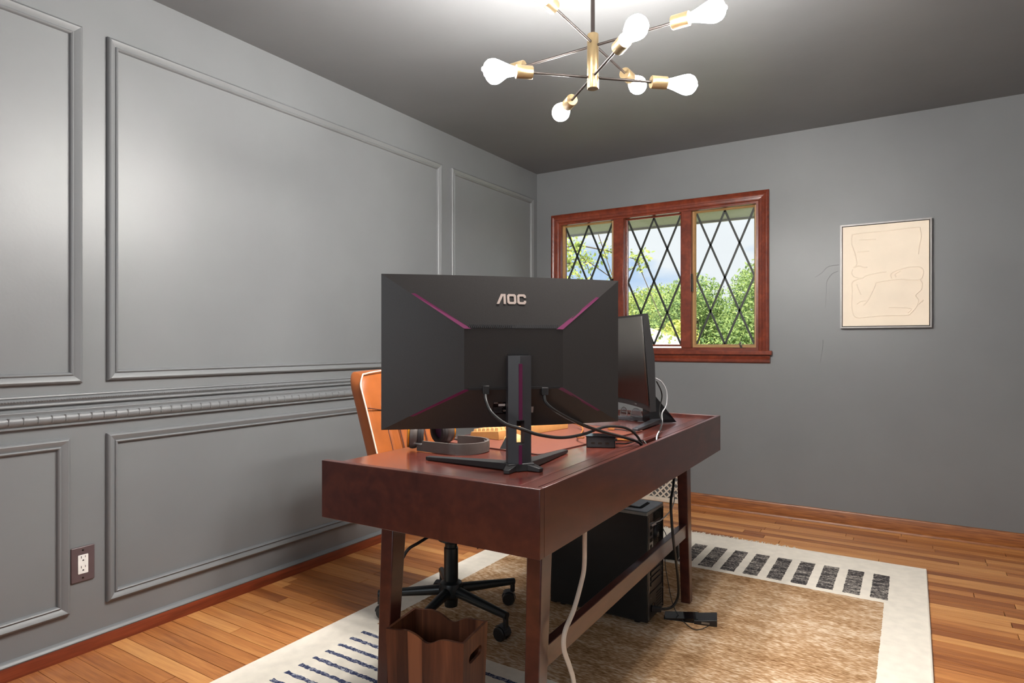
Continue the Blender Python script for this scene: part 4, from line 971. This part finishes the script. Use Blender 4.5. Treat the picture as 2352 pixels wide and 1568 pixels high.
ol = empty('wall_outlet', (0, 1.086, .318)); tag(ol, 'white duplex outlet in a dark brown cover plate low on the panelled wall', 'outlet')
onw = lambda a, b, hh: (hh, a, b)
MB().prism(rounded(-.0385, .0385, -.0625, .0625, .004, 3), onw, 0, .007).build('cover_plate', 'outlet_plate', ol, bevel=.003)
ins = MB().prism(rounded(-.0165, .0165, -.0335, .0335, .002, 2), onw, .006, .009).build('receptacle', 'outlet_white', ol, bevel=.0008)
for zc in (.0175, -.0175):
    MB().prism([(-.0075, zc + .004), (-.0055, zc + .004), (-.0055, zc + .012), (-.0075, zc + .012)], onw, .0088, .0094).build('slot', 'slot_dark', ins)
    MB().prism([(.0055, zc + .005), (.0072, zc + .005), (.0072, zc + .012), (.0055, zc + .012)], onw, .0088, .0094).build('slot', 'slot_dark', ins)
    MB().prism([(-.0028, zc - .006), (.0028, zc - .006), (.0028, zc - .003), (0, zc - .0005), (-.0028, zc - .003)], onw, .0088, .0094).build('ground_hole', 'slot_dark', ins)
for zc in (.049, -.049): MB().lathe([(0, 0), (.0035, 0), (.003, .0015), (0, .0018)], (.007, 0, zc), (1, 0, 0), 12).build('screw', 'dark_metal', ol)

pic = empty('wall_picture', (2.135, YB, 1.195)); tag(pic, 'cream relief painting in a thin grey frame hung right of the window', 'picture')
pw, ph, pdp = .462, .622, .034
for a in ((0, pw, 0, .009), (0, pw, ph - .009, ph), (0, .009, .009, ph - .009), (pw - .009, pw, .009, ph - .009)):
    MB().box(a[0], a[1], -pdp, -.002, a[2], a[3]).build('frame_bar', 'frame_grey', pic)
MB().box(.009, pw - .009, -.012, -.003, .009, ph - .009).build('backing', 'dark_inside', pic)
MB().box(.013, pw - .013, -.029, -.012, .013, ph - .013).build('canvas', 'canvas', pic)
STROKES = [[(.11, .82), (.11, .90), (.16, .925), (.5, .93), (.86, .94), (.90, .91), (.91, .84), (.89, .76), (.88, .68)],
           [(.11, .82), (.15, .72), (.17, .62), (.13, .585)], [(.13, .585), (.20, .60), (.25, .585), (.3, .585)],
           [(.12, .57), (.11, .53), (.15, .49), (.24, .48), (.28, .50), (.40, .52), (.52, .53)], [(.24, .48), (.15, .46), (.11, .43), (.115, .37), (.11, .28), (.11, .20), (.13, .12), (.18, .085), (.30, .09), (.5, .10), (.75, .10), (.80, .12), (.86, .18), (.88, .24), (.85, .29), (.91, .34), (.92, .40), (.89, .44)],
           [(.58, .46), (.57, .50), (.62, .53), (.75, .56), (.88, .56), (.93, .53), (.93, .48), (.90, .44), (.80, .44), (.65, .45), (.42, .43), (.39, .40), (.34, .31), (.30, .25), (.25, .205)],
           [(.30, .25), (.22, .245), (.17, .22)], [(.55, .18), (.68, .175), (.80, .16), (.76, .12)], [(.63, .47), (.62, .50), (.68, .53)], [(.17, .42), (.20, .35), (.22, .31)], [(.2, .86), (.4, .855)], [(.18, .74), (.32, .745)], [(.88, .20), (.93, .24), (.92, .22)]]
for sidx, S in enumerate(STROKES):
    MB().tube(spline([(.013 + u * (pw - .026), -.0288, .013 + v * (ph - .026)) for u, v in S], 6), .0040, 6).build('plaster_ridge', 'canvas', pic, smooth=True)

# ------------------------------------------------------------------ chandelier
HX, HY = 1.682, 1.753
cl = empty('chandelier', (HX, HY, ZC)); tag(cl, 'brass sputnik chandelier with eight glowing clear bulbs on dark rods', 'chandelier')
MB().lathe([(0, -.028), (.055, -.026), (.060, -.018), (.060, 0), (0, 0)], n=32).build('canopy', 'brass', cl, smooth=True)
MB().lathe([(0, 2.03 - ZC), (.0063, 2.03 - ZC), (.0063, -.02), (0, -.02)], n=14).build('stem', 'bronze_rod', cl, smooth=True)
MB().lathe([(0, 1.874 - ZC), (.0165, 1.874 - ZC), (.0175, 1.876 - ZC), (.0175, 2.037 - ZC), (.0165, 2.039 - ZC), (0, 2.039 - ZC)], n=28).build('hub', 'brass', cl, smooth=True)
ca_, sa_ = math.cos(R(32.302)), math.sin(R(32.302))
def rf(r_, f_): return Vector((ca_ * r_ - sa_ * f_, sa_ * r_ + ca_ * f_, 0)).normalized()
BP = [(.0, 0), (.0125, 0), (.013, .006), (.016, .020), (.021, .036), (.027, .054), (.0305, .068), (.0305, .076), (.027, .088), (.018, .097), (.007, .101), (.005, .105), (0, .106)]
for dr, z, cdist in ((rf(.103, .161), 2.012, .345), (rf(.1465, -.0985), 2.004, .345), (rf(.145, .026), 1.909, .285), (rf(.0335, -.1345), 1.912, .285)):
    zz = Vector((0, 0, z - ZC))
    MB().tube([zz - dr * (cdist - .085), zz + dr * (cdist - .085)], .0042, 10).build('rod', 'bronze_rod', cl, smooth=True)
    for s in (-1, 1):
        d = dr * s
        so = MB().lathe([(0, 0), (.018, 0), (.0195, .002), (.0195, .050), (.0165, .050), (.0165, .046), (0, .046)], zz + d * (cdist - .098), d, 24).build('socket', 'brass', cl, smooth=True)
        MB().lathe(BP, zz + d * (cdist - .051), d, 20).build('bulb', 'bulb_glow', so, smooth=True)
